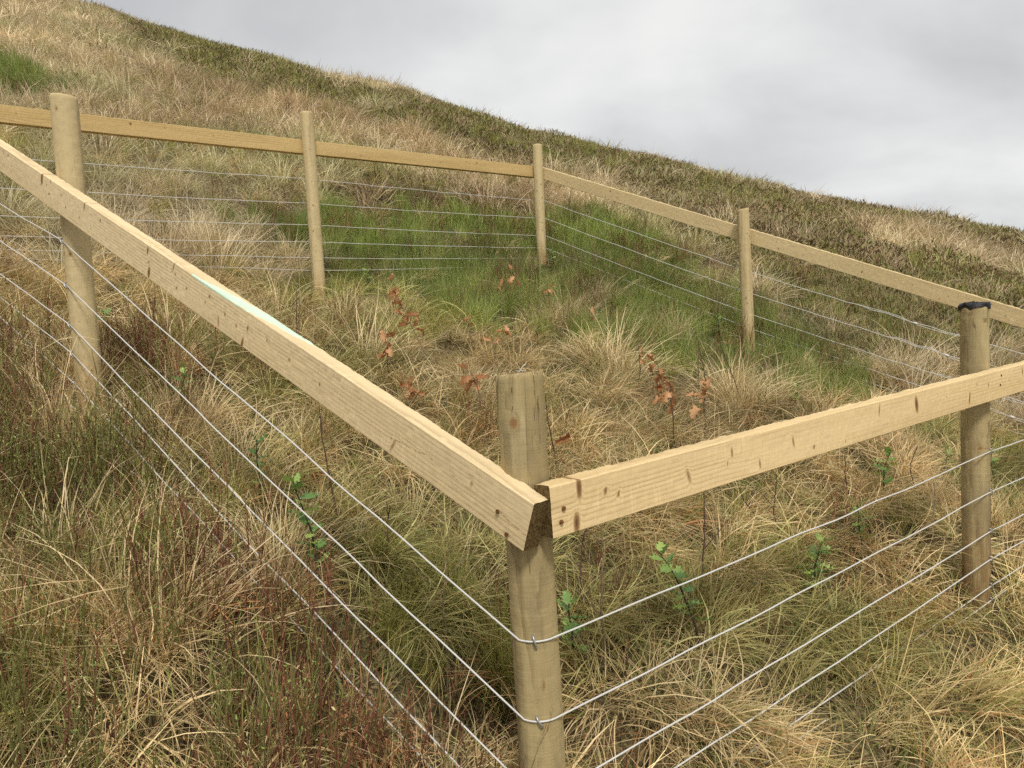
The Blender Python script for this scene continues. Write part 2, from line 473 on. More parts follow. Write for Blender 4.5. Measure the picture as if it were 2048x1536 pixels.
M_POST_PALE = mat_wood('smooth_post_wood', (0.547, 0.432, 0.232), (0.474, 0.365, 0.182), (0.301, 0.214, 0.095), 85, (0.004, -0.006), 2, .8, (0.30, 0.165, 0.05))
M_END = mat_plain('wet_end_grain', (0.13, 0.085, 0.032), 0.85, 0.15, 0, 0.45, 160, 0.6)
M_TOP = mat_plain('post_top_grain', (0.23, 0.165, 0.075), 0.9, 0.15, 0, 0.5, 220, 0.8)
M_TAR = mat_plain('black_bitumen', (0.012, 0.011, 0.012), 0.45, 0.4, 0, 0.5, 120, 0.8)
M_WIRE = mat_plain('galvanised_wire', (0.62, 0.60, 0.55), 0.5, 0.4, 0.1, 0.06, 300)
M_STAPLE = mat_plain('galvanised_staple', (0.42, 0.42, 0.42), 0.4, 0.5, 0.7, 0.2, 300)
M_NAIL = mat_plain('rusty_nail', (0.17, 0.075, 0.022), 0.75, 0.3, 0.2, 0.4, 500)
M_OAK = mat_leaf('dead_oak_leaf', (0.36, 0.155, 0.06), (0.64, 0.36, 0.175), 0.6, 0.3, 0.25)
M_HOLLY = mat_leaf('holly_leaf', (0.14, 0.26, 0.065), (0.40, 0.52, 0.13), 0.35, 0.45, 0.2)
M_HSTEM = mat_plain('holly_stem', (0.055, 0.035, 0.03), 0.7, 0.3, 0, 0.3, 80)
M_OSTEM = mat_plain('sapling_bark', (0.20, 0.145, 0.085), 0.8, 0.2, 0, 0.4, 80)
M_DSTEM = mat_plain('dark_sapling_bark', (0.095, 0.055, 0.04), 0.8, 0.2, 0, 0.4, 80)
M_PSTEM = mat_plain('pale_dead_twig', (0.36, 0.29, 0.20), 0.8, 0.2, 0, 0.3, 80)
M_WHITE = mat_plain('white_scrap', (0.8, 0.8, 0.76), 0.6, 0.3, 0, 0.05, 80)

# ---------------------------------------------------------------- ground
def build_ground():
    a1 = np.linspace(-0.92, 0.92, 400)
    a2 = np.linspace(0.92, 2 * math.pi - 0.92, 90)[1:-1]
    az = np.concatenate([a1, a2]); na = len(az)
    r = np.concatenate([[0.0], np.geomspace(0.25, 2.6, 170), np.geomspace(2.6, 9, 110)[1:], np.geomspace(9, 170, 150)[1:]])
    nr = len(r)
    Rg, Ag = np.meshgrid(r, az, indexing='ij')
    X = Rg * np.sin(Ag); Y = Rg * np.cos(Ag)
    Z = height(X, Y)
    Z[0, :] = height(np.zeros(1), np.zeros(1))[0]
    V = np.stack([X, Y, Z], -1).reshape(-1, 3)
    i = np.arange(nr - 1)[:, None]; j = np.arange(na)[None]; j2 = (j + 1) % na
    F = np.stack([i * na + j, (i + 1) * na + j, (i + 1) * na + j2, i * na + j2], -1).reshape(-1, 4)
    me = np_mesh('hillside_ground', V, F[:, ::-1].copy(), M_GROUND)
    zn = zone(V[:, 0] + 1e-4, V[:, 1])
    lit = np.array([(.34, .26, .145), (.13, .095, .055), (.10, .105, .04), (.05, .035, .025), (.10, .14, .04), (.19, .18, .075), (.23, .175, .085), (.12, .085, .045), (.27, .21, .10)])[zn]
    at = me.attributes.new('litter', 'FLOAT_COLOR', 'POINT')
    at.data.foreach_set('color', np.concatenate([lit, np.ones((len(lit), 1))], 1).astype(np.float32).ravel())
    o = link('hillside_ground', me)
    tag(o, 'steep peaty moorland hillside under the grass and heather', 'hillside', kind='structure')

# ---------------------------------------------------------------- the fence: four-metre square, posts, rails, six wires
TOPZ = {'C': 1.389, 'L': 2.397, 'LC': 3.08, 'A': 3.089, 'B': 3.144, 'D': 2.263, 'RC': 1.50, 'R': 1.475}
POST_LABEL = {
    'C': 'nearest corner post, stout and knotty, where the two front rails meet',
    'L': 'smooth pale post behind the left front rail, orange-stained at its foot',
    'LC': 'left corner post where left rails meet',
    'A': 'slim post leaning at the middle of the far left rail',
    'B': 'farthest corner post with a rounded top',
    'D': 'post at the middle of the far right rail',
    'RC': 'right corner post where right rails meet',
    'R': 'post behind the right front rail with a black tarred top'}
LEAN = {'C': (-.016, .004), 'L': (0, 0), 'LC': (0, 0), 'A': (-.012, 0), 'B': (.009, 0), 'D': (-.023, 0), 'RC': (0, 0), 'R': (.002, .002)}
PR = {'C': .0455, 'L': .0455, 'LC': .045, 'A': .0445, 'B': .0435, 'D': .0435, 'RC': .045, 'R': .0450}
WZ = {'C': [.877, .719, .575, .470, .395, .345], 'L': [1.877, 1.717, 1.573, 1.467, 1.355, 1.251],
      'LC': [2.57, 2.40, 2.245, 2.135, 2.07, 2.03], 'A': [2.633, 2.46, 2.306, 2.183, 2.07, 1.977],
      'B': [2.649, 2.489, 2.33, 2.218, 2.125, 2.06], 'D': [1.815, 1.658, 1.503, 1.395, 1.30, 1.235],
      'RC': [.985, .850, .715, .610, .535, .48], 'R': [.961, .816, .675, .574, .476, .424]}
FENCE = empty('wooden_fence', (0.1, 4.2, float(height(0.1, 4.2))))
tag(FENCE, 'square enclosure fence of new timber posts, single top rails and six plain wires', 'fence')
FINV = Matrix.Translation(-Vector(FENCE.location))

def fence_part(name, me, loc=None, rot=None):
    o = link(name, me, FENCE)
    o.matrix_parent_inverse = FINV
    if loc is not None: o.location = loc
    if rot is not None: o.rotation_euler = rot
    return o

def sub_part(name, me, parent, world):
    """a child of a part, placed by its world matrix"""
    o = link(name, me, parent)
    pm = Matrix.LocRotScale(parent.location, parent.rotation_euler, parent.scale)
    o.matrix_parent_inverse = pm.inverted()
    o.matrix_basis = world
    return o

def post_mesh(key, top, rad, seed):
    x, y = POST[key]
    g = float(height(x, y))
    zb = g - 0.35
    H = top - zb
    nz = int(H / 0.008); ns = 52
    zz = np.linspace(0, H, nz); a = np.linspace(0, 2 * math.pi, ns, endpoint=False)
    Z, A = np.meshgrid(zz, a, indexing='ij')
    ca, sa = np.cos(A), np.sin(A)
    q = seed * 7.7
    R = rad * (1 + 0.012 * vnoise(A * 0.9 + q, Z * 1.3, seed)) + 0.0009 * vnoise(ca * 5 + q, sa * 5 + Z * 2.0, seed + 1) \
        + 0.0008 * vnoise(A * 3.0, Z * 70 + q, seed + 2)
    # flats left by the peeling machine
    R = R - 0.0016 * np.clip(vnoise(ca * 1.4 + q, sa * 1.4 + Z * 0.9, seed + 3) - 0.25, 0, 1)
    ch = np.clip((Z - (H - 0.006)) / 0.006, 0, 1)
    cham = {'B': 0.35, 'A': 0.12}.get(key, 0.06)
    R = R * (1 - cham * ch ** 2)
    lx, ly = LEAN[key]
    X = R * ca + lx * Z / H; Y = R * sa + ly * Z / H
    tilt = {'C': (0.05, -0.03), 'L': (-0.10, 0.0), 'D': (0.14, 0.03), 'A': (0.02, 0), 'R': (0.03, 0.02)}.get(key, (0, 0))
    Zt = Z + (tilt[0] * R * ca + tilt[1] * R * sa) * (Z / H) + np.where(ch > 0.5, 0.0008 * vnoise(A * 7, Z * 0 + q, seed + 4), 0)
    V = [np.stack([X, Y, Zt], -1).reshape(-1, 3)]
    i = np.arange(nz - 1)[:, None]; j = np.arange(ns)[None]; j2 = (j + 1) % ns
    F = [np.stack([i * ns + j, i * ns + j2, (i + 1) * ns + j2, (i + 1) * ns + j], -1).reshape(-1, 4)]
    # top: shrinking rings with raised grain
    base = (nz - 1) * ns; off = nz * ns
    rings = 9
    for k in range(1, rings + 1):
        s = 1 - k / (rings + 0.4)
        px = X[-1] - lx; py = Y[-1] - ly
        xx = px * s + lx; yy = py * s + ly
        dz = 0.0012 * np.sin(k * 2.6) + 0.0014 * vnoise(xx * 260, yy * 260, seed + 9) + (0.0025 if key == 'B' else 0.0)
        V.append(np.stack([xx, yy, Zt[-1] * 0 + H + tilt[0] * px * s + tilt[1] * py * s + dz], -1))
        b0 = base if k == 1 else off + (k - 2) * ns
        b1 = off + (k - 1) * ns
        jj = np.arange(ns)
        F.append(np.stack([b0 + jj, b0 + (jj + 1) % ns, b1 + (jj + 1) % ns, b1 + jj], -1))
    nside = len(F[0]); nv = sum(len(v) for v in V)
    # last ring closed by a fan of quads is not needed at this size: pinch it shut
    V[-1][:] = V[-1].mean(0) + (V[-1] - V[-1].mean(0)) * 0.02
    V = np.concatenate(V); F = np.concatenate(F)
    me = np_mesh('post', V, F, M_POST if key in 'CR' else M_POST_PALE)
    me.materials.append(M_TOP)
    mi = np.zeros(len(F), np.int32); mi[nside:] = 1
    me.polygons.foreach_set('material_index', mi)
    # knots
    kn = np.zeros(len(V))
    rk = np.random.default_rng(seed)
    KN = {'C': [(0.092, 4.06, .010, .014), (0.60, 4.75, .004, .012), (0.44, 4.4, .003, .006)],
          'L': [(0.055, 4.6, .006, .010), (0.565, 4.05, .007, .010), (0.57, 4.65, .009, .012), (0.80, 4.30, .004, .004), (0.815, 4.9, .004, .004)],
          'R': [(0.052, 5.0, .009, .008), (0.50, 4.5, .013, .010), (0.50, 4.95, .005, .006)]}.get(key)
    if KN is None:
        KN = [(rk.uniform(0.05, 1.0), rk.uniform(4.0, 5.4), rk.uniform(.004, .009), rk.uniform(.005, .011)) for _ in range(7)]
    ang = np.arctan2(V[:, 1], V[:, 0]) % (2 * math.pi)
    for dz, aa, su, sv in KN:
        da = (ang - aa + math.pi) % (2 * math.pi) - math.pi
        e = (da * rad / su) ** 2 + ((V[:, 2] - (H - dz)) / sv) ** 2
        kn = np.maximum(kn, np.exp(-e * 0.9) * 1.05)
    fattr(me, 'kn', kn)
    hgt = V[:, 2] - (g - zb)
    st = np.clip(1 - hgt / {'R': 0.42, 'L': 0.30, 'C': 0.2}.get(key, 0.22), 0, 1) ** 0.8 * 0.9
    fattr(me, 'stain', st)
    fattr(me, 'paint', np.zeros(len(V)))
    return me, (x, y, zb), H

POSTS = {}
for s_, key in enumerate(POST):
    me, loc, H = post_mesh(key, TOPZ[key], PR[key], 11 + s_)
    o = fence_part('post', me, loc)
    o['label'] = POST_LABEL[key]
    POSTS[key] = (o, H)

def splinters():
    """torn fibres standing on the rim of the nearest post"""
    o, H = POSTS['C']
    rs = np.random.default_rng(3)
    bm = bmesh.new()
    for k in range(26):
        a = rs.uniform(0, 2 * math.pi)
        r = PR['C'] * rs.uniform(0.90, 0.995)
        h = rs.uniform(0.003, 0.009) if k else 0.020
        if k == 0: a = -0.25
        w = rs.uniform(0.0008, 0.0018)
        c = Vector((math.cos(a) * r + LEAN['C'][0], math.sin(a) * r + LEAN['C'][1], H - 0.003))
        t = Vector((-math.sin(a), math.cos(a), 0)); n = Vector((math.cos(a), math.sin(a), 0))
        v = [bm.verts.new(c - t * w), bm.verts.new(c + t * w), bm.verts.new(c + n * 0.0015),
             bm.verts.new(c + Vector((0, 0, h)) + n * rs.uniform(-.002, .003) + t * rs.uniform(-.002, .002))]
        for f in ((0, 1, 3), (1, 2, 3), (2, 0, 3)): bm.faces.new([v[i] for i in f])
    me = bpy.data.meshes.new('torn_fibres'); bm.to_mesh(me); bm.free()
    me.materials.append(M_RAIL_L)
    s = sub_part('torn_fibres', me, o, Matrix.Translation(o.location))
    s['kind'] = 'stuff'
splinters()

def tar_cap():
    o, H = POSTS['R']
    rs = np.random.default_rng(5)
    na, nr = 40, 7
    V = []; 
    for i in range(nr):
        f = i / (nr - 1)
        for k in range(na):
            a = 2 * math.pi * k / na
            lump = 1 + 0.10 * float(vnoise(a * 2.2, f * 3, 4))
            if f < 0.35:   # skirt running over the rim
                r = PR['R'] * 1.05 * lump; z = -0.010 * float(vnoise(a * 2.6, 1.0, 9)) - 0.012 + f / 0.35 * 0.018
            else:
                r = PR['R'] * 1.05 * lump * (1 - (f - 0.35) / 0.66); z = 0.010 + 0.005 * float(vnoise(a * 3, f * 9, 2)) + 0.004 * math.sin(a)
            V.append((r * math.cos(a) + LEAN['R'][0], r * math.sin(a) + LEAN['R'][1], z + H))
    F = [(i * na + k, i * na + (k + 1) % na, (i + 1) * na + (k + 1) % na, (i + 1) * na + k) for i in range(nr - 1) for k in range(na)]
    s = sub_part('tar_cap', np_mesh('tar_cap', V, F, M_TAR), o, Matrix.Translation(o.location))
    s['label'] = 'lumpy black tar smeared over the post top'
tar_cap()

# rails ---------------------------------------------------------------------------------------------
RAIL_H, RAIL_T = 0.098, 0.045
CEN = np.array([0.1, 4.2])
RAILS = {
    'FL': dict(a='C', b='LC', z0=1.134, s=.4387, u0=-.060, u1=.05, mat=M_RAIL_L, label='left front rail, a long grey-cream plank with a pale green paint smear on top'),
    'FR': dict(a='C', b='RC', z0=1.132, s=.0350, u0=-.028, u1=.02, mat=M_RAIL_F, label='right front rail, a level yellow-cream plank with spiky knots'),
    'BL': dict(a='LC', b='B', z0=2.8105, s=.0214, u0=-.03, u1=.02, mat=M_RAIL_B, label='far left rail, a honey-coloured level plank seen from below'),
    'BR': dict(a='B', b='RC', z0=2.898, s=-.405, u0=-.03, u1=.02, mat=M_RAIL_R, label='far right rail, a cream plank sloping down to the right')}
KNOTS = {'FL': [(2.723, 0.03), (2.675, 0.03), (2.633, 0.0), (2.323, 0.03), (2.244, 0.04), (2.143, 0.02), (2.098, -0.01), (1.948, 0.035), (1.982, -.012), (1.818, 0.025), (1.484, 0.031), (1.47, 0.002), (1.463, -0.028), (1.322, 0.036), (1.309, 0.018), (1.292, -0.016), (1.237, 0.002), (1.115, 0.022), (1.132, 0.0), (1.029, 0.004), (0.969, -.005), (1.055, -0.026), (0.916, 0.009), (0.93, -0.040), (0.827, 0.013), (0.724, 0.003), (0.595, -0.004), (0.322, -0.024), (0.093, 0.01)],
         'FR': [(0.044, 0.036), (0.032, -0.03), (0.112, 0.016), (0.146, 0.002), (0.359, -0.003), (0.511, 0.022), (0.493, 0.0), (0.614, -0.024), (0.754, 0.006), (0.844, -0.022), (0.995, -0.032), (1.176, 0.026), (1.395, 0.012), (1.594, 0.008), (1.757, -0.017), (1.816, 0.022), (1.907, 0.009), (2.2, 0.024)],
         'BL': [(0.439, 0.006), (1.04, 0.022), (1.242, 0.022), (1.547, 0.006), (1.446, -0.027), (1.871, -0.040), (2.657, -0.024), (2.726, -0.032), (3.108, 0.022), (3.403, -0.004), (3.684, 0.021), (3.794, 0.022), (4.145, -0.03), (4.208, 0.005)],
         'BR': [(0.204, -0.004), (0.346, -0.013), (0.838, 0.018), (0.8, -0.037), (0.928, -0.016), (1.208, -0.032), (1.536, 0.015), (1.529, -0.034), (2.087, 0.01), (2.42, 0.015), (2.449, -0.024), (2.642, 0.024), (2.639, -0.02), (2.841, -0.035), (3.062, -0.009), (3.388, 0.005), (3.608, 0.001), (3.566, -0.030), (3.846, 0.03), (3.938, -0.01)]}
TALL = {'FL': {3, 7, 10, 13, 21, 23, 12, 27}, 'FR': {0, 1, 4, 5, 7, 8, 11, 12, 14, 17}, 'BL': set(), 'BR': set()}
BIGK = {'FL': {3, 12}, 'FR': {0, 1, 12}, 'BL': {1, 11}, 'BR': {14, 2}}

def rail(key):
    c = RAILS[key]
    A = np.array(POST[c['a']]); B = np.array(POST[c['b']])
    d = (B - A) / np.linalg.norm(B - A)
    n = np.array([d[1], -d[0]])
    if n.dot(A - CEN) < 0: n = -n
    ln = math.hypot(1, c['s'])
    X = np.array([d[0], d[1], c['s']]) / ln
    Z = np.array([0, 0, 1.0]) - X * X[2]; Z /= np.linalg.norm(Z)
    Y = np.cross(Z, X)
    flip = Y[:2].dot(n) > 0          # the thickness axis points out of the square
    L = np.linalg.norm(B - A) * ln
    org = np.array([*(A + n * (0.045 + RAIL_T / 2 - 0.001)), c['z0']])
    u0, u1 = c['u0'], L + c['u1']
    nx = int((u1 - u0) / 0.005)
    uu = np.linspace(u0, u1, nx)
    hh, ht = RAIL_H / 2, RAIL_T / 2
    ny, nzv = 6, (38 if key == 'FL' else 16)
    b = 0.0022
    ys = np.linspace(-ht + b, ht - b, ny); zs = np.linspace(-hh + b, hh - b, nzv)
    per = [(-ht, z) for z in zs] + [(y, hh) for y in ys] + [(ht, z) for z in zs[::-1]] + [(y, -hh) for y in ys[::-1]]
    per = np.array(per); M = len(per)
    sd = sum(map(ord, key))
    U = np.repeat(uu[:, None], M, 1); PY = np.repeat(per[None, :, 0], nx, 0); PZ = np.repeat(per[None, :, 1], nx, 0)
    rough = {'FL': 1.0, 'FR': 1.2, 'BL': .7, 'BR': 1.6}[key]
    edge = (np.abs(PZ) > hh - 0.001)
    rag = 0.0011 * rough * vnoise(U * 32 + sd, PY * 40, sd) + 0.0008 * rough * vnoise(U * 150, PY * 90, sd + 1)
    bow = 0.002 * np.sin(U / (u1 - u0) * math.pi * 1.3 + sd)
    dz = np.where(edge, rag, 0) + bow
    if key == 'BR':    # torn lower edge
        dz = dz - np.where(PZ < -hh + .001, np.clip(vnoise(U * 14, U * 0 + 3, 5) - 0.1, 0, 1) * 0.008 * (0.5 + np.abs(vnoise(U * 120, U * 0, 6))), 0)
    dy = 0.0005 * vnoise(U * 60, PZ * 70, sd + 2) + 0.0004 * vnoise(U * 190, PZ * 25, sd + 3) + 0.003 * np.sin(U * 1.1 + sd)
    V = np.stack([U, PY + dy, PZ + dz], -1)
    if key == 'FL': V[0, :, 0] += 0.004 * per[:, 1] / hh     # not quite square cut
    V = V.reshape(-1, 3)
    i = np.arange(nx - 1)[:, None]; j = np.arange(M)[None]; j2 = (j + 1) % M
    F = np.stack([i * M + j, (i + 1) * M + j, (i + 1) * M + j2, i * M + j2], -1).reshape(-1, 4).tolist()
    nF = len(F)
    F.append(tuple(range(M)))
    F.append(tuple(range((nx - 1) * M, nx * M))[::-1])
    VI = V
    if flip:
        V = V * np.array([1, -1, 1.0]); F = [tuple(f)[::-1] for f in F]
    me = np_mesh('rail', V, [tuple(f) for f in F], c['mat'], smooth=False)
    me.materials.append(M_END)
    me.polygons[nF].material_index = 1; me.polygons[nF + 1].material_index = 1
    V = VI
    kn = np.zeros(len(V)); rk = np.random.default_rng(sd)
    for k, (ku, kv) in enumerate(KNOTS[key]):
        su, sv = rk.uniform(.0042, .0062), rk.uniform(.006, .0095)
        if k in TALL[key]: su, sv = rk.uniform(.0045, .007), rk.uniform(.016, .026)
        if k in BIGK[key]: su, sv = su * 1.6, sv * 1.2
        sl = rk.uniform(-.25, .25)
        e = ((V[:, 0] - ku - sl * (V[:, 2] - kv)) / su) ** 2 + ((V[:, 2] - kv) / sv) ** 2
        kn = np.maximum(kn, np.exp(-e * 0.8) * (1.2 if k in BIGK[key] else rk.uniform(.85, 1.15)))
    if key == 'FL':      # the split running from the nail to the end, and a long drying check
        for (ua, va, ub, vb, hw) in ((0.013, -.004, -.070, -.018, .0016), (.34, -.012, .22, .004, .0013), (.22, .004, .13, .000, .0010)):
            f = np.clip((V[:, 0] - ua) / (ub - ua), 0, 1)
            dd = np.abs(V[:, 2] - (va + (vb - va) * f) - .0012 * np.sin(V[:, 0] * 90))
            on = ((V[:, 0] - ua) * (V[:, 0] - ub) <= 0) & (V[:, 1] < 0)
            kn = np.maximum(kn, np.where(on, np.exp(-(dd / hw) ** 2) * .95, 0))
    # knots on the top and bottom edges
    for ku in np.arange(u0 + .2, u1, .37):
        ku += rk.uniform(-.15, .15); kv = rk.uniform(-.012, .012)
        e = ((V[:, 0] - ku) / rk.uniform(.008, .02)) ** 2 + ((V[:, 1] - kv) / .004) ** 2
        kn = np.where(np.abs(V[:, 2]) > hh - .003, np.maximum(kn, .55 * np.exp(-e)), kn)
    fattr(me, 'kn', kn)
    pt = np.zeros(len(V))
    if key == 'FL':
        t = np.clip((1.19 - V[:, 0]) / (1.19 - .66), 0, 1)
        mid = -0.024 + t * 0.052; wid = 0.003 + 0.016 * np.sin(np.clip(t, 0, 1) * math.pi) ** .7
        inside = (V[:, 0] < 1.20) & (V[:, 0] > .66)
        pt = np.where(inside & (V[:, 2] > hh - .004), np.clip(1.3 - np.abs(V[:, 1] - mid) / wid * .8, 0, 1), 0)
        spill = (V[:, 0] > .98) & (V[:, 0] < 1.22) & (V[:, 1] < -ht + .004)
        pt = np.maximum(pt, np.where(spill, np.clip((V[:, 2] - (hh - .016)) / .016, 0, 1) * .75, 0))
    fattr(me, 'paint', pt)
    fattr(me, 'stain', np.zeros(len(V)))
    mtx = Matrix(((X[0], Y[0], Z[0], org[0]), (X[1], Y[1], Z[1], org[1]), (X[2], Y[2], Z[2], org[2]), (0, 0, 0, 1)))
    o = fence_part('rail', me)
    o.location = mtx.to_translation(); o.rotation_euler = mtx.to_euler()
    o['label'] = c['label']
    return o, mtx, flip, L

def nail_mesh():
    bm = bmesh.new()
    rs = np.random.default_rng(2)
    bmesh.ops.create_cone(bm, cap_ends=True, segments=10, radius1=0.0046, radius2=0.0040, depth=0.0025)
    for v in bm.verts: v.co.x *= rs.uniform(.9, 1.1); v.co.y *= rs.uniform(.9, 1.1)
    me = bpy.data.meshes.new('nail'); bm.to_mesh(me); bm.free(); me.materials.append(M_NAIL)
    return me
NAIL = nail_mesh()
NAILS = {'FL': [(0.013, -0.004), (-0.021, -0.034), (2.275, 0.020), (2.250, -0.004)], 'FR': [(0.0, 0.006), (-0.008, -0.018), (2.013, 0.030), (2.003, -0.002)]}
RAILOBJ = {}
for key in RAILS:
    o, mtx, flip, L = rail(key)
    RAILOBJ[key] = (o, mtx, flip, L)
    for (u, v) in NAILS.get(key, []):
        side = 1 if flip else -1
        w = mtx @ Matrix.Translation((u, side * (RAIL_T / 2 + 0.0012), v)) @ Matrix.Rotation(math.radians(90), 4, 'X')
        sub_part('nail', NAIL, o, w)

# wires ---------------------------------------------------------------------------------------------
ORDER = ['C', 'L', 'LC', 'A', 'B', 'D', 'RC', 'R']
WR = 0.0020
def out_normal(a, b):
    A = np.array(POST[a]); B = np.array(POST[b]); d = (B - A) / np.linalg.norm(B - A)
    n = np.array([d[1], -d[0]])
    return n if n.dot((A + B) / 2 - CEN) > 0 else -n
SIDE_N = [out_normal(ORDER[i], ORDER[(i + 1) % 8]) for i in range(8)]
def post_xy(key, z):
    o, H = POSTS[key]
    f = (z - o.location.z) / H
    return np.array(POST[key]) + np.array(LEAN[key]) * f
def wire_path(k):
    pts = []; contact = {}
    for i, key in enumerate(ORDER):
        z = WZ[key][k]; c = post_xy(key, z); r = PR[key] + WR + 0.0005
        n0, n1 = SIDE_N[i - 1], SIDE_N[i]
        a0 = math.atan2(n0[1], n0[0]); a1 = math.atan2(n1[1], n1[0])
        da = (a1 - a0 + math.pi) % (2 * math.pi) - math.pi
        m = 9 if abs(da) > .3 else 3
        arc = [np.array([c[0] + r * math.cos(a0 + da * t), c[1] + r * math.sin(a0 + da * t), z]) for t in np.linspace(0, 1, m)]
        am = a0 + da * 0.5
        contact[key] = (c, am, z, r)
        pts.append(arc)
    out = []
    for i in range(8):
        out += pts[i]
        p0 = pts[i][-1]; p1 = pts[(i + 1) % 8][0]
        nseg = 26
        Ld = np.linalg.norm(p1 - p0)
        for t in np.arange(1, nseg) / nseg:
            p = p0 + (p1 - p0) * t
            env = min(1, 6 * t, 6 * (1 - t))
            w = 0.0028 * env
            p = p + np.array([0, 0, -0.006 * 4 * t * (1 - t)]) + w * np.array([vnoise(t * Ld * 5 + i * 9, k * 3.3, 21), vnoise(t * Ld * 5 + i * 9, k * 3.3, 22), vnoise(t * Ld * 5 + i * 9 + 4, k * 3.3, 23)])
            # crimps where the strainer twisted the wires together on the far right side
            if ORDER[i] == 'D' and k in (0, 1, 2, 3, 4):
                s = abs(t - (.45, .50, .62, .66, .60)[k])
                if s < 0.30: p = p + np.array([0, 0, 0.0065 * math.sin(t * 95 + k) * (1 - s / .30)])
            out.append(p)
    return np.array(out), contact

def staple_mesh():
    t = np.linspace(-math.pi / 2, math.pi / 2, 11)
    pts = [(-0.012, 0, -0.012)] + [(0.0068 * math.cos(a), 0, 0.012 * math.sin(a)) for a in t] + [(-0.012, 0, 0.012)]
    return tube_mesh('staple', pts, 0.0020, 7, M_STAPLE)
STAPLE = staple_mesh()
def joiner_mesh():
    bm = bmesh.new()
    bmesh.ops.create_uvsphere(bm, u_segments=12, v_segments=8, radius=0.0085)
    for v in bm.verts: v.co.x *= 1.9; v.co.z *= 0.85
    me = bpy.data.meshes.new('wire_joiner'); bm.to_mesh(me); bm.free(); me.materials.append(M_WIRE)
    me.polygons.foreach_set('use_smooth', np.ones(len(me.polygons), bool))
    return me
JOIN = joiner_mesh()
rs_ = np.random.default_rng(12)
WIRE_ORD = ['topmost', 'second from the top', 'third from the top', 'fourth from the top', 'fifth from the top', 'lowest']
for k in range(6):
    path, contact = wire_path(k)
    w = fence_part('wire', tube_mesh('wire', path, WR, 7, M_WIRE, closed=True))
    w['label'] = 'galvanised fence wire, %s of six' % WIRE_ORD[k]
    for key in ORDER:
        c, am, z, r = contact[key]
        m = Matrix.Translation((c[0] + (r - 0.0005) * math.cos(am), c[1] + (r - 0.0005) * math.sin(am), z)) @ Matrix.Rotation(am, 4, 'Z') @ Matrix.Rotation(rs_.uniform(.15, .55), 4, 'X')
        sub_part('staple', STAPLE, POSTS[key][0], m)
    # strainer joint and doubled tail on the far right side
    i0 = np.argmin(np.linalg.norm(path - np.array([*contact['D'][0], contact['D'][2]]), axis=1))
    i1 = np.argmin(np.linalg.norm(path - np.array([*contact['RC'][0], contact['RC'][2]]), axis=1))
    tj = (.45, .50, .62, .66, None, .60)[k]
    if tj:
        i = int(i0 + (i1 - i0) * tj); p = path[i]; dr = path[i + 1] - path[i - 1]
        q = Vector(dr).to_track_quat('X', 'Z')
        sc = 1.5 if k == 2 else 1.0
        sub_part('wire_joiner', JOIN, w, Matrix.LocRotScale(Vector(p), q, Vector((sc, sc, sc))))
        tail = path[i - 5:i + 6].copy()
        tt = np.linspace(0, 1, len(tail))
        tail[:, 2] += 0.012 * np.sin(tt * math.pi) * np.where(tt < .5, 1, -1) + 0.004 * np.sin(tt * 40)
        sub_part('wire_tail', tube_mesh('wire_tail', tail, WR * .85, 5, M_WIRE), w, Matrix.Identity(4))

def white_scrap():
    o, H = POSTS['C']
    top = o.location.z + H
    V = []; F = []
    for i in range(7):
        f = i / 6
        for s in (-1, 1):
            V.append((0.013 * (f - .4) + .002 * s, s * 0.004 * (1 - .4 * f), 0.001 + 0.014 * math.sin(f * 2.0) * f + s * .0015))
    for i in range(6): F.append((2 * i, 2 * i + 1, 2 * i + 3, 2 * i + 2))
    for k in range(5):
        b = len(V); a = k * 1.3; V += [(-.004, 0, .001), (-.004 + .010 * math.cos(a), .008 * math.sin(a), .003), (-.002 + .006 * math.cos(a + .5), .006 * math.sin(a + .5), .001)]
        F.append((b, b + 1, b + 2))
    me = np_mesh('white_scrap', V, F, M_WHITE)
    s = link('white_scrap', me)
    s.location = (POST['C'][0] + LEAN['C'][0] + .006, POST['C'][1] + .012, top + .0012)
    tag(s, 'tiny curled white scrap lying on top of the nearest corner post', 'scrap')
    md = s.modifiers.new('thick', 'SOLIDIFY'); md.thickness = 0.0006
white_scrap()

# ---------------------------------------------------------------- saplings planted inside the fence
def oak_leaf_mesh(seed):
    """a dry lobed leaf, rolled and crumpled"""
    rs = np.random.default_rng(seed)
    n = 17; V = []; F = []
    bend = rs.uniform(.8, 2.2) * (1 if seed % 2 else -1); fold = rs.uniform(.35, 1.0); ph = rs.uniform(0, 1); tw = rs.uniform(-1.1, 1.1)
    cx, cz, ang = 0.0, 0.0, 0.0
    for i in range(n):
        t = i / (n - 1)
        w = 0.25 * math.sin(math.pi * min(1, t * .93 + .05)) ** .75 * (1 + .42 * math.cos(2 * math.pi * (4.4 * t + ph))) * (0.6 + .65 * t)
        if t < .14: w = .010
        ang = bend * t + .35 * math.sin(7 * t + seed)
        if i: cx += math.cos(ang) / (n - 1); cz += math.sin(ang) / (n - 1)
        r = tw * t
        for s in (-1, -.5, 0, .5, 1):
            side = s * w * math.cos(fold * abs(s)); up = abs(s) * w * math.sin(fold) * 1.1 + .03 * math.sin(13 * t + 5 * s + seed) * abs(s)
            y = side * math.cos(r) - up * math.sin(r); z = side * math.sin(r) + up * math.cos(r)
            V.append((cx - z * math.sin(ang) - .08 * abs(s) * w, y, cz + z * math.cos(ang)))
    for i in range(n - 1):
        for j in range(4): F.append((i * 5 + j, i * 5 + j + 1, i * 5 + j + 6, i * 5 + j + 5))
    return np_mesh('leaf', V, F, M_OAK)
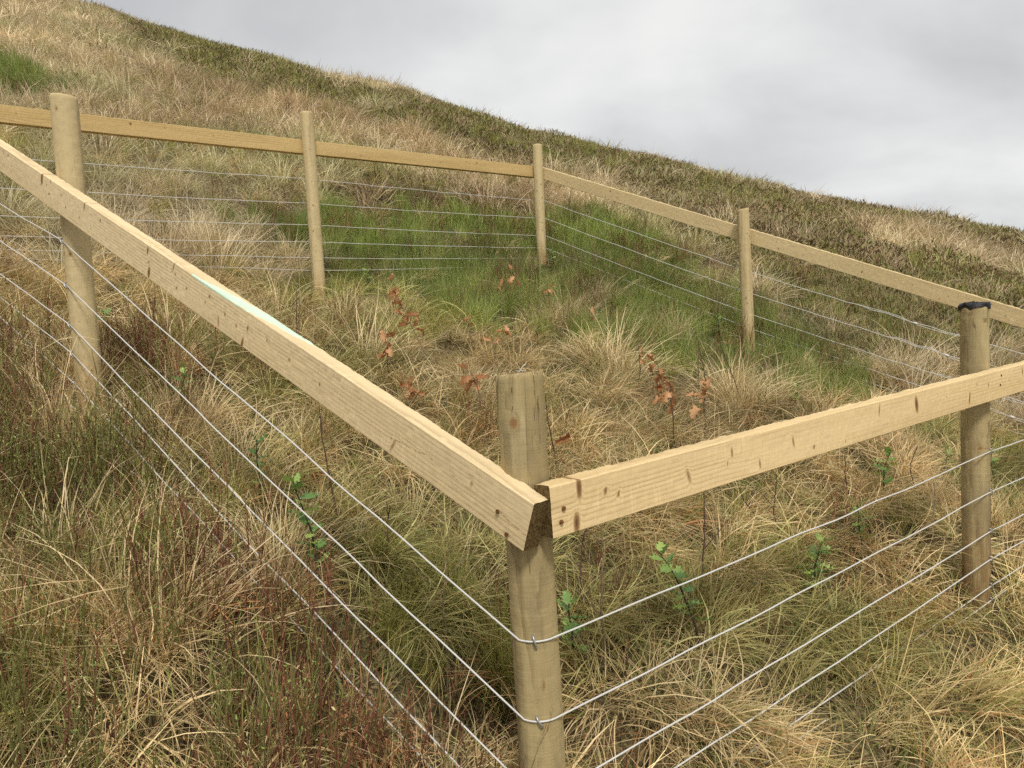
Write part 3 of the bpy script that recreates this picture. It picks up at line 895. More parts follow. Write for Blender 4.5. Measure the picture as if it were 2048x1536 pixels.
def holly_leaf_mesh(seed):
    rs = np.random.default_rng(seed)
    n = 12; V = []; F = []
    bend = rs.uniform(.3, 1.0)
    for i in range(n):
        t = i / (n - 1)
        w = .30 * math.sin(math.pi * min(.985, t * .95 + .03)) ** .8 * (1.25 if i % 3 == 1 else .72)
        if i == 0: w = .02
        if i == n - 1: w = .004
        z = -.22 * t * t * bend
        for s in (-1, 0, 1):
            V.append((t + (.03 if s and i % 3 == 1 else 0), s * w, z + abs(s) * (.10 * (1 if i % 3 == 1 else -.3)) + abs(s) * .05))
    for i in range(n - 1):
        for j in range(2): F.append((i * 3 + j, i * 3 + j + 1, i * 3 + j + 4, i * 3 + j + 3))
    return np_mesh('leaf', V, F, M_HOLLY)
OAKL = [oak_leaf_mesh(i) for i in range(7)]
HOLL = [holly_leaf_mesh(i) for i in range(4)]

def stem_path(top, n, wob, rs):
    t = np.linspace(0, 1, n)
    P = np.outer(t, top)
    e = np.sin(t * math.pi)[:, None]
    P[:, 0] += wob * np.cumsum(rs.normal(0, 1, n)) * e[:, 0] * .5
    P[:, 1] += wob * np.cumsum(rs.normal(0, 1, n)) * e[:, 0] * .5
    P[0, 2] -= 0.04
    return P

def add_leaf(mesh, root, p, az, el, roll, size):
    o = link('leaf', mesh, root)
    o.location = p
    o.rotation_euler = (Matrix.Rotation(az, 4, 'Z') @ Matrix.Rotation(-el, 4, 'Y') @ Matrix.Rotation(roll, 4, 'X')).to_euler()
    o.scale = (size, size, size)

def sapling(kind, base, top, label, seed, leaves=None, size=None, mat=None, twigs=0, r0=None):
    rs = np.random.default_rng(seed)
    nm = {'oak': 'oak_sapling', 'holly': 'holly_sapling', 'bare': 'bare_sapling'}[kind]
    bx, by = base
    root = empty(nm, (bx, by, float(height(bx, by)) + {'oak': .02, 'holly': .035, 'bare': 0}[kind]))
    grp = {'oak': 'oak saplings with dead brown leaves', 'holly': 'young holly saplings', 'bare': 'leafless planted whips'}[kind]
    tag(root, label, 'sapling', grp)
    top = np.array(top, float)
    P = stem_path(top, 14, {'oak': .006, 'holly': .004, 'bare': .006}[kind], rs)
    m = mat or {'oak': M_OSTEM, 'holly': M_HSTEM, 'bare': M_DSTEM}[kind]
    r = r0 or {'oak': .0038, 'holly': .0036, 'bare': .0036}[kind]
    link('stem', tube_mesh('stem', P, np.linspace(r, r * .4, len(P)), 6, m), root)
    L = np.linalg.norm(top)
    for k in range(twigs):
        f = rs.uniform(.35, .92); i = int(f * 13)
        a = rs.uniform(0, 2 * math.pi); ln = L * rs.uniform(.18, .42)
        d = np.array([math.cos(a) * .65, math.sin(a) * .65, .75]) * ln
        Q = stem_path(d, 7, .004, rs); Q[0, 2] += .04
        link('twig', tube_mesh('twig', Q + P[i], np.linspace(r * .5, r * .22, 7), 5, m), root)
    if kind == 'oak':
        for k in range(leaves):
            f = 1 - (k / max(1, leaves)) * (.55 if leaves > 6 else .25)
            i = min(13, int(f * 13)); s = size * rs.uniform(.75, 1.15)
            add_leaf(OAKL[rs.integers(7)], root, P[i], rs.uniform(0, 6.28), rs.uniform(-1.1, .75), rs.uniform(-1.2, 1.2), s)
    if kind == 'holly':
        for k in range(leaves):
            f = .16 + .84 * (k + .5) / leaves
            x = f * 13; i = int(min(12, x)); p = P[i] + (P[i + 1] - P[i]) * (x - i)
            add_leaf(HOLL[rs.integers(4)], root, p, k * 2.4 + rs.uniform(-.5, .5), rs.uniform(.0, .75) + (.5 if k > leaves - 3 else 0), rs.uniform(-.5, .5), size * rs.uniform(.75, 1.15))
    return root

# base x, y, leader vector, label, leaves, leaf size
OAK = [
    ((-.422, 4.143), (-.225, .004, .486), 'tall leaning oak sapling with many pale brown leaves, right of the far left post', 13, .075),
    ((-.583, 3.67), (-.02, -.011, .267), 'oak sapling with drooping red-brown leaves just above the left front rail', 6, .085),
    ((-.122, 3.462), (-.066, -.013, .244), 'oak sapling with a fan of orange-brown leaves left of the nearest corner post top', 4, .095),
    ((-.423, 3.366), (-.018, -.021, .150), 'short oak sapling whose crumpled brown leaves peep over the left front rail', 5, .075),
    ((-.046, 5.436), (-.007, -.015, .211), 'small oak sapling with one orange leaf in green grass, left of a taller pair', 2, .075),
    ((.11, 5.491), (-.065, -.005, .36), 'thin oak sapling with two dull red leaves left of the farthest corner post foot', 3, .085),
    ((.303, 5.772), (.005, -.016, .205), 'oak sapling with upright pinkish leaves directly below the farthest corner post', 3, .075),
    ((-.04, 4.612), (0, -.017, .181), 'faint low oak sapling with dull leaves in the grass above the corner post, right one', 3, .07),
    ((-.105, 4.327), (.006, -.019, .156), 'oak sapling with one narrow hanging leaf just above and left of the corner post', 2, .075),
    ((-.247, 4.653), (.004, -.018, .168), 'faint low oak sapling with pinkish leaves in tangled grass above the corner post, left one', 3, .06),
    ((.534, 4.863), (.001, -.016, .207), 'oak sapling with a single upright leaf beside the pale straw tussock', 2, .085),
    ((.695, 4.174), (.009, -.011, .275), 'dark thin oak sapling with one pale leaf turned left', 3, .065),
    ((.84, 3.997), (-.083, -.009, .308), 'leaning oak sapling with several red-brown leaves up its stem, right of centre', 8, .07),
    ((.922, 3.641), (-.023, .002, .459), 'oak sapling with the broadest brown leaves low on a tall dark leader', 0, .11),
    ((.717, 3.397), (-.013, -.009, .307), 'oak sapling with large ragged leaves close above the right front rail', 4, .11),
    ((.17, 3.039), (-.037, -.006, .337), 'oak sapling hidden behind the nearest corner post with an orange leaf at its right edge', 0, .08),
    ((-1.389, 3.537), (.017, -.014, .231), 'oak sapling with a single pinkish leaf under the left front rail', 2, .075)]
for k, (b, t, lab, nl, sz) in enumerate(OAK):
    root = sapling('oak', b, t, lab, 100 + k, int(nl * 1.3), sz * 1.02, M_DSTEM if k in (1, 11, 13, 14, 15) else None, 1 if nl > 5 else 0)
    rs = np.random.default_rng(300 + k)
    if k == 13:
        for j in range(5):
            add_leaf(OAKL[j % 5], root, (np.array(t) * (.22 + .07 * j)).tolist(), (3.4, .2, 2.2, 5.4, .9)[j], (.55, .85, .7, .5, 1.0)[j], rs.uniform(-.6, .6), .098)
    if k == 15:
        add_leaf(OAKL[1], root, (np.array(t) * .38).tolist(), .35, .3, .9, .10)
        add_leaf(OAKL[2], root, (np.array(t) * .22).tolist(), .15, -.2, .4, .085)
HOLLY = [
    ((-.83, 2.434), (.004, -.016, .207), 'light green holly sapling in straw grass midway under the left front rail', 11, .045),
    ((-1.306, 2.978), (.039, -.02, .137), 'small bright green holly sapling beside the pale tall straw right of the left post', 7, .05),
    ((-1.911, 3.623), (.002, -.02, .141), 'bluish green holly sapling peeping from behind the left post', 7, .06),
    ((-.547, 2.036), (-.055, -.011, .285), 'tall holly sapling with a black stem behind the lower left wires', 17, .046),
    ((.121, 1.972), (-.001, -.019, .175), 'dark green holly sapling just right of the nearest corner post foot', 10, .05),
    ((.505, 2.141), (-.113, -.013, .259), 'leaning holly sapling between the top and second wires below the right front rail', 16, .052),
    ((.942, 2.441), (.039, -.017, .194), 'brightest yellow-green holly sapling on the second wire of the right front side', 16, .05),
    ((1.291, 2.818), (-.024, -.018, .169), 'upright holly sapling with dark lower leaves above the second right front wire', 12, .05),
    ((1.602, 3.282), (.02, -.018, .179), 'holly sapling just above the top right front wire, left of the right post', 11, .05),
    ((1.778, 3.778), (.011, -.023, .104), 'low dark holly sapling close under the right front rail', 8, .045),
    ((2.031, 3.584), (.008, -.018, .171), 'pale holly sapling touching the left edge of the right post', 9, .045),
    ((2.328, 3.663), (-.022, -.021, .128), 'small holly sapling on the right of the right post', 7, .045),
    ((1.502, 5.445), (-.015, -.02, .163), 'pale green holly sapling left of the foot of the far right post', 9, .05),
    ((1.574, 4.228), (.014, -.022, .113), 'small pale holly sapling behind the right front rail', 7, .045),
    ((.419, 6.743), (-.015, -.024, .115), 'yellowish holly sapling at the foot of the farthest corner post', 7, .05),
    ((-1.008, 5.639), (-.01, -.021, .147), 'pale holly sapling in green grass right of the far left post', 8, .045)]
for k, (b, t, lab, nl, sz) in enumerate(HOLLY):
    sapling('holly', b, t, lab, 200 + k, int(nl * 1.25), sz * 1.04)
BARE = [
    ((-.215, 1.99), (.023, -.006, .40), 'tall pale bare stick standing beside the dark burrow hole', 2, M_OSTEM),
    ((.208, 1.961), (.007, -.001, .412), 'tall bare whip right of the nearest corner post, the longer of two side by side', 2, M_OSTEM),
    ((.172, 2.189), (.033, -.011, .271), 'reddish bare whip right of the nearest corner post, the shorter of two side by side', 2, M_DSTEM),
    ((-.399, 2.192), (.018, -.016, .197), 'small forked bare twig left of the nearest corner post', 4, M_DSTEM),
    ((.548, 2.296), (.022, -.002, .396), 'straight dark bare whip under the middle of the right front rail', 1, M_DSTEM),
    ((.979, 2.836), (-.003, -.011, .27), 'thin upright bare whip under the right front rail, left of the upright holly', 1, M_DSTEM),
    ((1.417, 3.187), (-.03, -.015, .218), 'branching bare whip under the right front rail, left of the right post', 4, M_DSTEM),
    ((1.669, 3.017), (-.002, -.015, .213), 'pale bare stick just left of the right post foot', 0, M_PSTEM),
    ((1.782, 3.352), (.001, -.015, .215), 'thin dark bare whip left of the right post under the rail', 1, M_DSTEM),
    ((.960, 2.87), (-.117, -.016, .208), 'strongly leaning bare whip crossing the top right front wire', 2, M_DSTEM),
    ((1.049, 4.265), (.005, -.008, .31), 'dark upright bare whip behind the broad-leaved oak sapling', 1, M_DSTEM),
    ((1.262, 4.123), (-.125, -.002, .402), 'arching dark bare whip leaning left, below the far right post', 2, M_DSTEM),
    ((-1.283, 4.737), (.021, .009, .554), 'tall pale dead shrub with forked top left of the far left post', 6, M_PSTEM),
    ((-1.333, 3.387), (.04, -.013, .242), 'dark twiggy bare whip close under the left front rail', 3, M_DSTEM),
    ((-1.226, 3.325), (-.12, -.016, .204), 'dark bare whip leaning left across the top left wire', 3, M_DSTEM),
    ((.222, 3.353), (.028, -.018, .168), 'short dark bare whip just right of the corner post top', 0, M_DSTEM),
    ((-.566, 2.353), (-.035, -.006, .37), 'long thin brown bare whip crossing the upper left wires', 1, M_DSTEM),
    ((-1.115, 3.983), (.022, -.008, .31), 'short dark bare stick behind the green paint smear of the rail', 0, M_DSTEM),
    ((-.75, 3.888), (.097, -.01, .288), 'pale bare stem leaning right above the left front rail', 0, M_PSTEM),
    ((.235, 1.893), (.033, -.017, .188), 'short red-brown bare twig at the bottom, right of the corner post', 1, M_DSTEM)]
for k, (b, t, lab, tw, m) in enumerate(BARE):
    sapling('bare', b, t, lab, 400 + k, mat=m, twigs=tw, r0=.0026 if k == 12 else None)

# ---------------------------------------------------------------- vegetation
def ribbons(paths, width, col, side, tipw=0.15, basew=0.7):
    """paths (N,K,3), width (N,), col (N,K,3), side (N,3)"""
    N, K, _ = paths.shape
    t = np.linspace(0, 1, K)
    wp = np.where(t < .3, basew + (1 - basew) * t / .3, 1 - (1 - tipw) * ((t - .3) / .7) ** 1.5)
    off = side[:, None, :] * (width[:, None] * wp[None])[:, :, None] * .5
    V = np.stack([paths - off, paths + off], 2).reshape(-1, 3)
    C = np.repeat(col[:, :, None, :], 2, 2).reshape(-1, 3)
    b = (np.arange(N) * K * 2)[:, None] + (np.arange(K - 1) * 2)[None]
    F = np.stack([b, b + 1, b + 3, b + 2], -1).reshape(-1, 4)
    return V, F, C

def blade_mesh(name, V, F, C, mat):
    me = np_mesh(name, V, F, mat)
    a = me.attributes.new('col', 'FLOAT_COLOR', 'POINT')
    a.data.foreach_set('color', np.concatenate([C, np.ones((len(C), 1))], 1).astype(np.float32).ravel())
    return me

def arcs(rs, n, L, base_r, t0, t1, K=5, curl=.25, comb=None, comb_k=0.0, expo=1.3, broken=0.0):
    """n curved stalks: start tilt t0 -> end tilt t1 (radians from upright)"""
    a = rs.uniform(0, 2 * math.pi, n)
    if comb is not None: a = np.where(rs.uniform(0, 1, n) < comb_k, comb + rs.normal(0, .38, n), a)
    br = base_r * np.sqrt(rs.uniform(0, 1, n)); ba = a + rs.normal(0, .9, n)
    P = np.zeros((n, K, 3)); P[:, 0, 0] = br * np.cos(ba); P[:, 0, 1] = br * np.sin(ba)
    s = np.linspace(0, 1, K)
    tw = rs.normal(0, curl, n)
    kb = np.where(rs.uniform(0, 1, n) < broken, rs.integers(2, max(3, K), n), 99); ka = rs.uniform(.5, 1.5, n)
    for k in range(1, K):
        f = ((k - .5) / (K - 1)) ** expo
        tl = t0 + (t1 - t0) * f + np.where(k >= kb, ka, 0)
        az = a + tw * f * 2
        st = L / (K - 1)
        P[:, k] = P[:, k - 1] + np.stack([np.sin(tl) * np.cos(az), np.sin(tl) * np.sin(az), np.cos(tl)], -1) * st[:, None]
    ro = rs.uniform(-.9, .9, n)
    side = np.stack([-np.sin(a) * np.cos(ro), np.cos(a) * np.cos(ro), np.sin(ro)], -1)
    return P, side, a

def pick(rs, n, cols, wts, K, tip=None):
    c = np.array(cols)[rs.choice(len(cols), n, p=np.array(wts) / sum(wts))] * rs.uniform(.78, 1.2, (n, 1))
    C = np.repeat(c[:, None], K, 1)
    if tip is not None:
        t = np.linspace(0, 1, K)[None, :, None] ** 2
        C = C * (1 - t) + (C * .4 + np.array(tip) * .6) * t
    return C

STRAW_C = [(.66, .52, .30), (.54, .40, .215), (.40, .32, .14), (.29, .18, .085)]
MAT_C = [(.55, .43, .22), (.41, .30, .135), (.25, .215, .07), (.30, .155, .062), (.15, .17, .045)]
GREEN_C = [(.275, .345, .065), (.37, .43, .10), (.18, .235, .052), (.60, .53, .25)]

def proto_straw(seed, n=40, w=.0022, lo=.18, hi=.38, K=8, green=.0):
    """a loose spray of separate arching stalks"""
    rs = np.random.default_rng(seed)
    L = rs.uniform(lo, hi, n) * rs.uniform(.75, 1.05)
    t0 = rs.uniform(.05, .6, n)
    P, side, a = arcs(rs, n, L, .075, t0, t0 + rs.uniform(.2, 1.5, n), K, .25, rs.uniform(0, 6.28), .35, 1.1, .14)
    C = pick(rs, n, STRAW_C + GREEN_C[:2], [.52, .26, .13, .07, green, green], K, (.54, .41, .22))
    return blade_mesh('straw_tuft', *ribbons(P, rs.uniform(.6, 1.25, n) * w, C, side), M_STRAW)

def proto_tussock(seed, n, w, K, rad=.13, lo=.20, hi=.40):
    """a rounded tussock: stalks rise from a mound and fall outwards all round"""
    rs = np.random.default_rng(seed)
    L = rs.uniform(lo, hi, n)
    f = np.sqrt(rs.uniform(0, 1, n)); a = rs.uniform(0, 2 * math.pi, n)
    t0 = .08 + .75 * f * rs.uniform(.5, 1.2, n)
    P, side, az = arcs(rs, n, L, .0001, t0, t0 + rs.uniform(.35, 1.25, n), K, .25, None, 0, 1.1, .10)
    h = a + rs.normal(0, .5, n) - az
    c, sn = np.cos(h), np.sin(h)
    P = P - P[:, :1]
    P = np.stack([P[..., 0] * c[:, None] - P[..., 1] * sn[:, None], P[..., 0] * sn[:, None] + P[..., 1] * c[:, None], P[..., 2]], -1)
    side = np.stack([side[:, 0] * c - side[:, 1] * sn, side[:, 0] * sn + side[:, 1] * c, side[:, 2]], -1)
    P[..., 0] += (rad * f * np.cos(a))[:, None]; P[..., 1] += (rad * f * np.sin(a))[:, None]; P[..., 2] += (.07 * (1 - f * f))[:, None] - .02
    C = pick(rs, n, STRAW_C, [.58, .27, .10, .05], K, (.58, .45, .26))
    return blade_mesh('straw_tussock', *ribbons(P, rs.uniform(.7, 1.25, n) * w, C, side), M_STRAW)

def proto_mat(seed, n=84, w=.0021, K=5):
    """a small flattened tussock: short blades falling over one another, mostly one way"""
    rs = np.random.default_rng(seed)
    L = rs.uniform(.08, .23, n)
    t0 = rs.uniform(.15, 1.05, n)
    P, side, a = arcs(rs, n, L, .055, t0, np.minimum(t0 + rs.uniform(.5, 1.3, n), 1.95), K, .35, 0.0, .5, .85, .16)
    P[:, :, 2] += rs.uniform(-.012, .022, n)[:, None]
    own = np.array(MAT_C)[rs.choice(5, p=[.40, .24, .18, .08, .10])]
    C = pick(rs, n, MAT_C + [tuple(own)], [.22, .14, .10, .06, .05, .43], K)
    return blade_mesh('matted_tuft', *ribbons(P, rs.uniform(.6, 1.25, n) * np.where(rs.uniform(0, 1, n) < .12, 2.0, 1.0) * w, C, side), M_STRAW)

def proto_green(seed, n=52, w=.0021, lo=.11, hi=.27, K=5):
    rs = np.random.default_rng(seed)
    L = rs.uniform(lo, hi, n)
    P, side, a = arcs(rs, n, L, .055, rs.uniform(.02, .4, n), rs.uniform(.3, 1.3, n), K, .3, rs.uniform(0, 6.28), .35)
    C = pick(rs, n, GREEN_C, [.45, .30, .15, .10], K, (.17, .19, .06))
    return blade_mesh('green_tuft', *ribbons(P, rs.uniform(.7, 1.25, n) * w, C, side), M_GREEN)

def proto_bilberry(seed, stems=12, w=.0030, red=.5):
    rs = np.random.default_rng(seed)
    Vs, Fs, Cs = [], [], []
    off = 0
    def add(P, wd, C, side, **kw):
        nonlocal off
        V, F, c = ribbons(P, wd, C, side, **kw)
        Vs.append(V); Fs.append(F + off); Cs.append(c); off += len(V)
    n = stems
    L = rs.uniform(.17, .33, n)
    P, side, a = arcs(rs, n, L, .075, rs.uniform(0, .35, n), rs.uniform(.0, .55, n), 5, .4)
    isred = rs.uniform(0, 1, n) < red
    lowc = np.where(isred[:, None], [[.150, .050, .032]], [[.12, .085, .04]]) * rs.uniform(.7, 1.3, (n, 1))
    topc = np.where(isred[:, None], [[.175, .075, .038]], [[.165, .165, .045]]) * rs.uniform(.8, 1.2, (n, 1))
    t = np.linspace(0, 1, 5)[None, :, None]
    add(P, np.full(n, w), lowc[:, None] * (1 - t) + topc[:, None] * t, side, tipw=.5, basew=1.0)
    # side shoots, upright and crowded towards the tips
    m = n * 5
    ix = rs.integers(0, n, m); f = rs.uniform(.35, .95, m) * 4
    i0 = np.minimum(f.astype(int), 3)
    o = P[ix, i0] + (P[ix, i0 + 1] - P[ix, i0]) * (f - i0)[:, None]
    Q, s2, a2 = arcs(rs, m, rs.uniform(.03, .085, m), 0.0001, rs.uniform(.3, .8, m), rs.uniform(.0, .4, m), 3, .2)
    Q = Q - Q[:, :1] + o[:, None]
    c0 = lowc[ix] * .5 + topc[ix] * .5
    tipc = np.where((rs.uniform(0, 1, m) < np.where(isred[ix], .18, .6))[:, None], [[.20, .21, .055]], topc[ix])
    tt = np.linspace(0, 1, 3)[None, :, None]
    add(Q, np.full(m, w * .8), c0[:, None] * (1 - tt) + tipc[:, None] * tt, s2, tipw=.6, basew=1.0)
    # small buds and leaves
    q = n * 7
    ix = rs.integers(0, m, q); o = Q[ix, rs.integers(1, 3, q)]
    B, s3, a3 = arcs(rs, q, rs.uniform(.004, .010, q), .003, rs.uniform(.2, 1.4, q), rs.uniform(.4, 1.6, q), 3, .2)
    B = B - B[:, :1] + o[:, None]
    cb = pick(rs, q, [(.26, .30, .08), (.16, .21, .055), (.42, .38, .17), (.26, .12, .05)], [.35 - .28 * red, .35 - .2 * red, .15, .15 + .45 * red], 3)
    add(B, rs.uniform(.0025, .0045, q), cb, s3, tipw=.3, basew=.6)
    return blade_mesh('bilberry_clump', np.concatenate(Vs), np.concatenate(Fs), np.concatenate(Cs), M_TWIG)

def proto_heather(seed, n=230, w=.0042, green=.25, K=3, rad=.22, hgt=.13, lo=.04, hi=.095):
    rs = np.random.default_rng(seed)
    a = rs.uniform(0, 2 * math.pi, n); rr = rad * np.sqrt(rs.uniform(0, 1, n))
    dome = hgt * np.sqrt(np.maximum(0, 1 - (rr / (rad * 1.08)) ** 2)) * rs.uniform(.55, 1.0, n)
    L = rs.uniform(lo, hi, n)
    P, side, az = arcs(rs, n, L, .0001, rs.uniform(.1, 1.1, n), rs.uniform(.3, 1.4, n), K, .3)
    P = P - P[:, :1]
    P[:, :, 0] += (rr * np.cos(a))[:, None]; P[:, :, 1] += (rr * np.sin(a))[:, None]; P[:, :, 2] += (dome - L * .6)[:, None]
    C = pick(rs, n, [(.29, .19, .105), (.23, .145, .08), (.27, .235, .085), (.38, .31, .20), (.19, .22, .06)], [.36, .22, .20 + green * .3, .08, green], K, (.30, .225, .105))
    return blade_mesh('heather_clump', *ribbons(P, rs.uniform(.7, 1.3, n) * w, C, side, tipw=.35, basew=.8), M_TWIG)

def scatter(name, protos, pts, yaw, scl, tint, idx, follow, label, category, join_r=0.0):
    """one object whose points carry copies of the tufts"""
    pts = np.asarray(pts); n = len(pts)
    me = bpy.data.meshes.new(name)
    me.vertices.add(n); me.vertices.foreach_set('co', pts.astype(np.float32).ravel())
    e = .12
    nx = -(height(pts[:, 0] + e, pts[:, 1]) - height(pts[:, 0] - e, pts[:, 1])) / (2 * e) * follow
    ny = -(height(pts[:, 0], pts[:, 1] + e) - height(pts[:, 0], pts[:, 1] - e)) / (2 * e) * follow
    N = np.stack([np.clip(nx, -.8, .8), np.clip(ny, -.8, .8), np.ones(n)], -1); N /= np.linalg.norm(N, axis=1)[:, None]
    fx = np.stack([np.cos(yaw), np.sin(yaw), np.zeros(n)], -1)
    Xa = fx - N * (fx * N).sum(1)[:, None]; Xa /= np.linalg.norm(Xa, axis=1)[:, None]
    Ya = np.cross(N, Xa)
    R = np.stack([Xa, Ya, N], -1)
    eul = np.stack([np.arctan2(R[:, 2, 1], R[:, 2, 2]), np.arcsin(np.clip(-R[:, 2, 0], -1, 1)), np.arctan2(R[:, 1, 0], R[:, 0, 0])], -1)
    near = np.hypot(pts[:, 0], pts[:, 1]) < join_r
    for nm, val in (('rot', eul), ('scl', scl), ('tint', np.where(near[:, None], 0, tint)), ('tintg', np.where(near[:, None], tint, 0))):
        at = me.attributes.new(nm, 'FLOAT_VECTOR', 'POINT'); at.data.foreach_set('vector', np.asarray(val, np.float32).ravel())
    at = me.attributes.new('near', 'BOOLEAN', 'POINT'); at.data.foreach_set('value', near)
    at = me.attributes.new('idx', 'INT', 'POINT'); at.data.foreach_set('value', np.asarray(idx, np.int32))
    o = link(name, me)
    tag(o, label, category, kind='stuff')
    g = bpy.data.node_groups.new(name + '_nodes', 'GeometryNodeTree')
    g.interface.new_socket('Geometry', in_out='INPUT', socket_type='NodeSocketGeometry')
    g.interface.new_socket('Geometry', in_out='OUTPUT', socket_type='NodeSocketGeometry')
    nd, lk = g.nodes, g.links
    gi = nd.new('NodeGroupInput'); go = nd.new('NodeGroupOutput')
    join = nd.new('GeometryNodeJoinGeometry')
    for pm in reversed(protos):        # the last geometry joined comes first
        po = bpy.data.objects.new(pm.name, pm)       # source of the copies; never linked into the scene
        oi = nd.new('GeometryNodeObjectInfo'); oi.inputs['Object'].default_value = po; oi.inputs['As Instance'].default_value = False
        gt = nd.new('GeometryNodeGeometryToInstance')
        lk.new(oi.outputs['Geometry'], gt.inputs[0]); lk.new(gt.outputs[0], join.inputs[0])
    iop = nd.new('GeometryNodeInstanceOnPoints')
    iop.inputs['Pick Instance'].default_value = True
    def at_(nm, dt):
        a = nd.new('GeometryNodeInputNamedAttribute'); a.data_type = dt; a.inputs['Name'].default_value = nm
        return a.outputs['Attribute']
    er = nd.new('FunctionNodeEulerToRotation')
    lk.new(at_('rot', 'FLOAT_VECTOR'), er.inputs[0])
    lk.new(gi.outputs[0], iop.inputs['Points']); lk.new(join.outputs[0], iop.inputs['Instance'])
    lk.new(at_('idx', 'INT'), iop.inputs['Instance Index']); lk.new(er.outputs[0], iop.inputs['Rotation'])
    lk.new(at_('scl', 'FLOAT_VECTOR'), iop.inputs['Scale'])
    if near.any():
        sp = nd.new('GeometryNodeSeparateGeometry'); sp.domain = 'INSTANCE'
        lk.new(iop.outputs[0], sp.inputs['Geometry']); lk.new(at_('near', 'BOOLEAN'), sp.inputs['Selection'])
        rz = nd.new('GeometryNodeRealizeInstances'); j2 = nd.new('GeometryNodeJoinGeometry')
        lk.new(sp.outputs['Selection'], rz.inputs[0]); lk.new(rz.outputs[0], j2.inputs[0]); lk.new(sp.outputs['Inverted'], j2.inputs[0])
        lk.new(j2.outputs[0], go.inputs[0])
    else:
        lk.new(iop.outputs[0], go.inputs[0])
    md = o.modifiers.new('tufts', 'NODES'); md.node_group = g
    return o

JR = (9, 6, 6, 9, 0)       # growth nearer than this is joined into one mesh, farther growth stays copied tufts
AZ = 0.88; RNEAR = 9.0; RFAR = 52.0
def sow(dens, seed, far_pow=1.15, clump=(1.6, .55), rmax=RFAR, clear=.10, pit=.19, pclear=.13):
    """dens: plants per square metre for each zone near the fence; thins out with distance"""
    rs = np.random.default_rng(seed)
    dm = max(dens)
    out = []
    A1 = AZ * (RNEAR ** 2 - .95 ** 2)
    n1 = int(A1 * dm)
    r = np.sqrt(rs.uniform(.95 ** 2, RNEAR ** 2, n1)); a = rs.uniform(-AZ, AZ, n1)
    q = 2 - far_pow
    n2 = int(2 * AZ * dm * RNEAR ** far_pow * (rmax ** q - RNEAR ** q) / q)
    r2 = (rs.uniform(RNEAR ** q, rmax ** q, n2)) ** (1 / q); a2 = rs.uniform(-.74, .74, n2)
    r = np.concatenate([r, r2]); a = np.concatenate([a, a2])
    x = r * np.sin(a); y = r * np.cos(a)
    z = zone(x, y)
    d = np.array(dens, float)[z] / dm
    cl = np.clip(1 + clump[1] * 2.2 * fbm(x * clump[0] / np.clip(r / 9, 1, 4), y * clump[0] / np.clip(r / 9, 1, 4), seed, 3), .1, 1.8)
    keep = rs.uniform(0, 1, len(x)) < d * cl
    keep &= np.hypot(x - PIT[0], y - PIT[1]) > pit
    for key in POST:
        px, py = POST[key]; pl = math.hypot(px, py)
        keep &= np.hypot(x - px, y - py) > PR[key] + .015
        for f in (.06, .15): keep &= np.hypot(x - px * (1 - f / pl), y - py * (1 - f / pl)) > pclear
    if clear:
        for (b, *_) in OAK + HOLLY: keep &= np.hypot(x - b[0] * .985, y - b[1] * .985) > clear
    x, y, z, r = x[keep], y[keep], z[keep], r[keep]
    return x, y, z, r, rs

def spots(centres, n, rad, rs):
    X, Y = [], []
    for (cx, cy) in centres:
        k = int(n * rs.uniform(.7, 1.2))
        X.append(cx + rs.normal(0, rad, k)); Y.append(cy + rs.normal(0, rad, k))
    return np.concatenate(X), np.concatenate(Y)

def tints(rs, x, y, n, seed, base, spread=.16):
    v = 1 + spread * 1.6 * fbm(x * .9, y * .9, seed, 3) + rs.normal(0, spread * .5, n)
    return np.clip(v, .45, 1.5)[:, None] * np.asarray(base)

def heights(x, y): return height(x, y)

STRAW_SPOTS = [(-1.29, 2.8), (-1.2, 2.72), (-1.36, 2.9), (-1.61, 2.68), (-0.98, 2.61), (0.4, 5.45), (0.57, 4.4), (0.64, 4.3), (0.65, 6.05), (-0.73, 5.1), (-1.09, 4.92), (-1.92, 4.42), (-1.55, 4.03), (-0.16, 3.8), (1.3, 4.54), (1.31, 4.18), (2.57, 4.45), (-1.34, 2.0), (-0.89, 1.84), (-0.68, 2.1), (-1.8, 5.61), (1.84, 6.61), (-0.8, 2.95), (.46, 5.3), (.35, 5.25)]
GREEN_SPOTS = [(-.33, 1.98), (-.02, 1.98), (-.29, 2.1), (-.12, 2.12), (0.96, 5.81), (0.9, 5.7), (-0.21, 2.06), (-0.1, 2.02), (0.85, 2.54), (0.55, 2.3), (0.52, 4.96), (0.7, 5.07), (1.0, 5.9)]

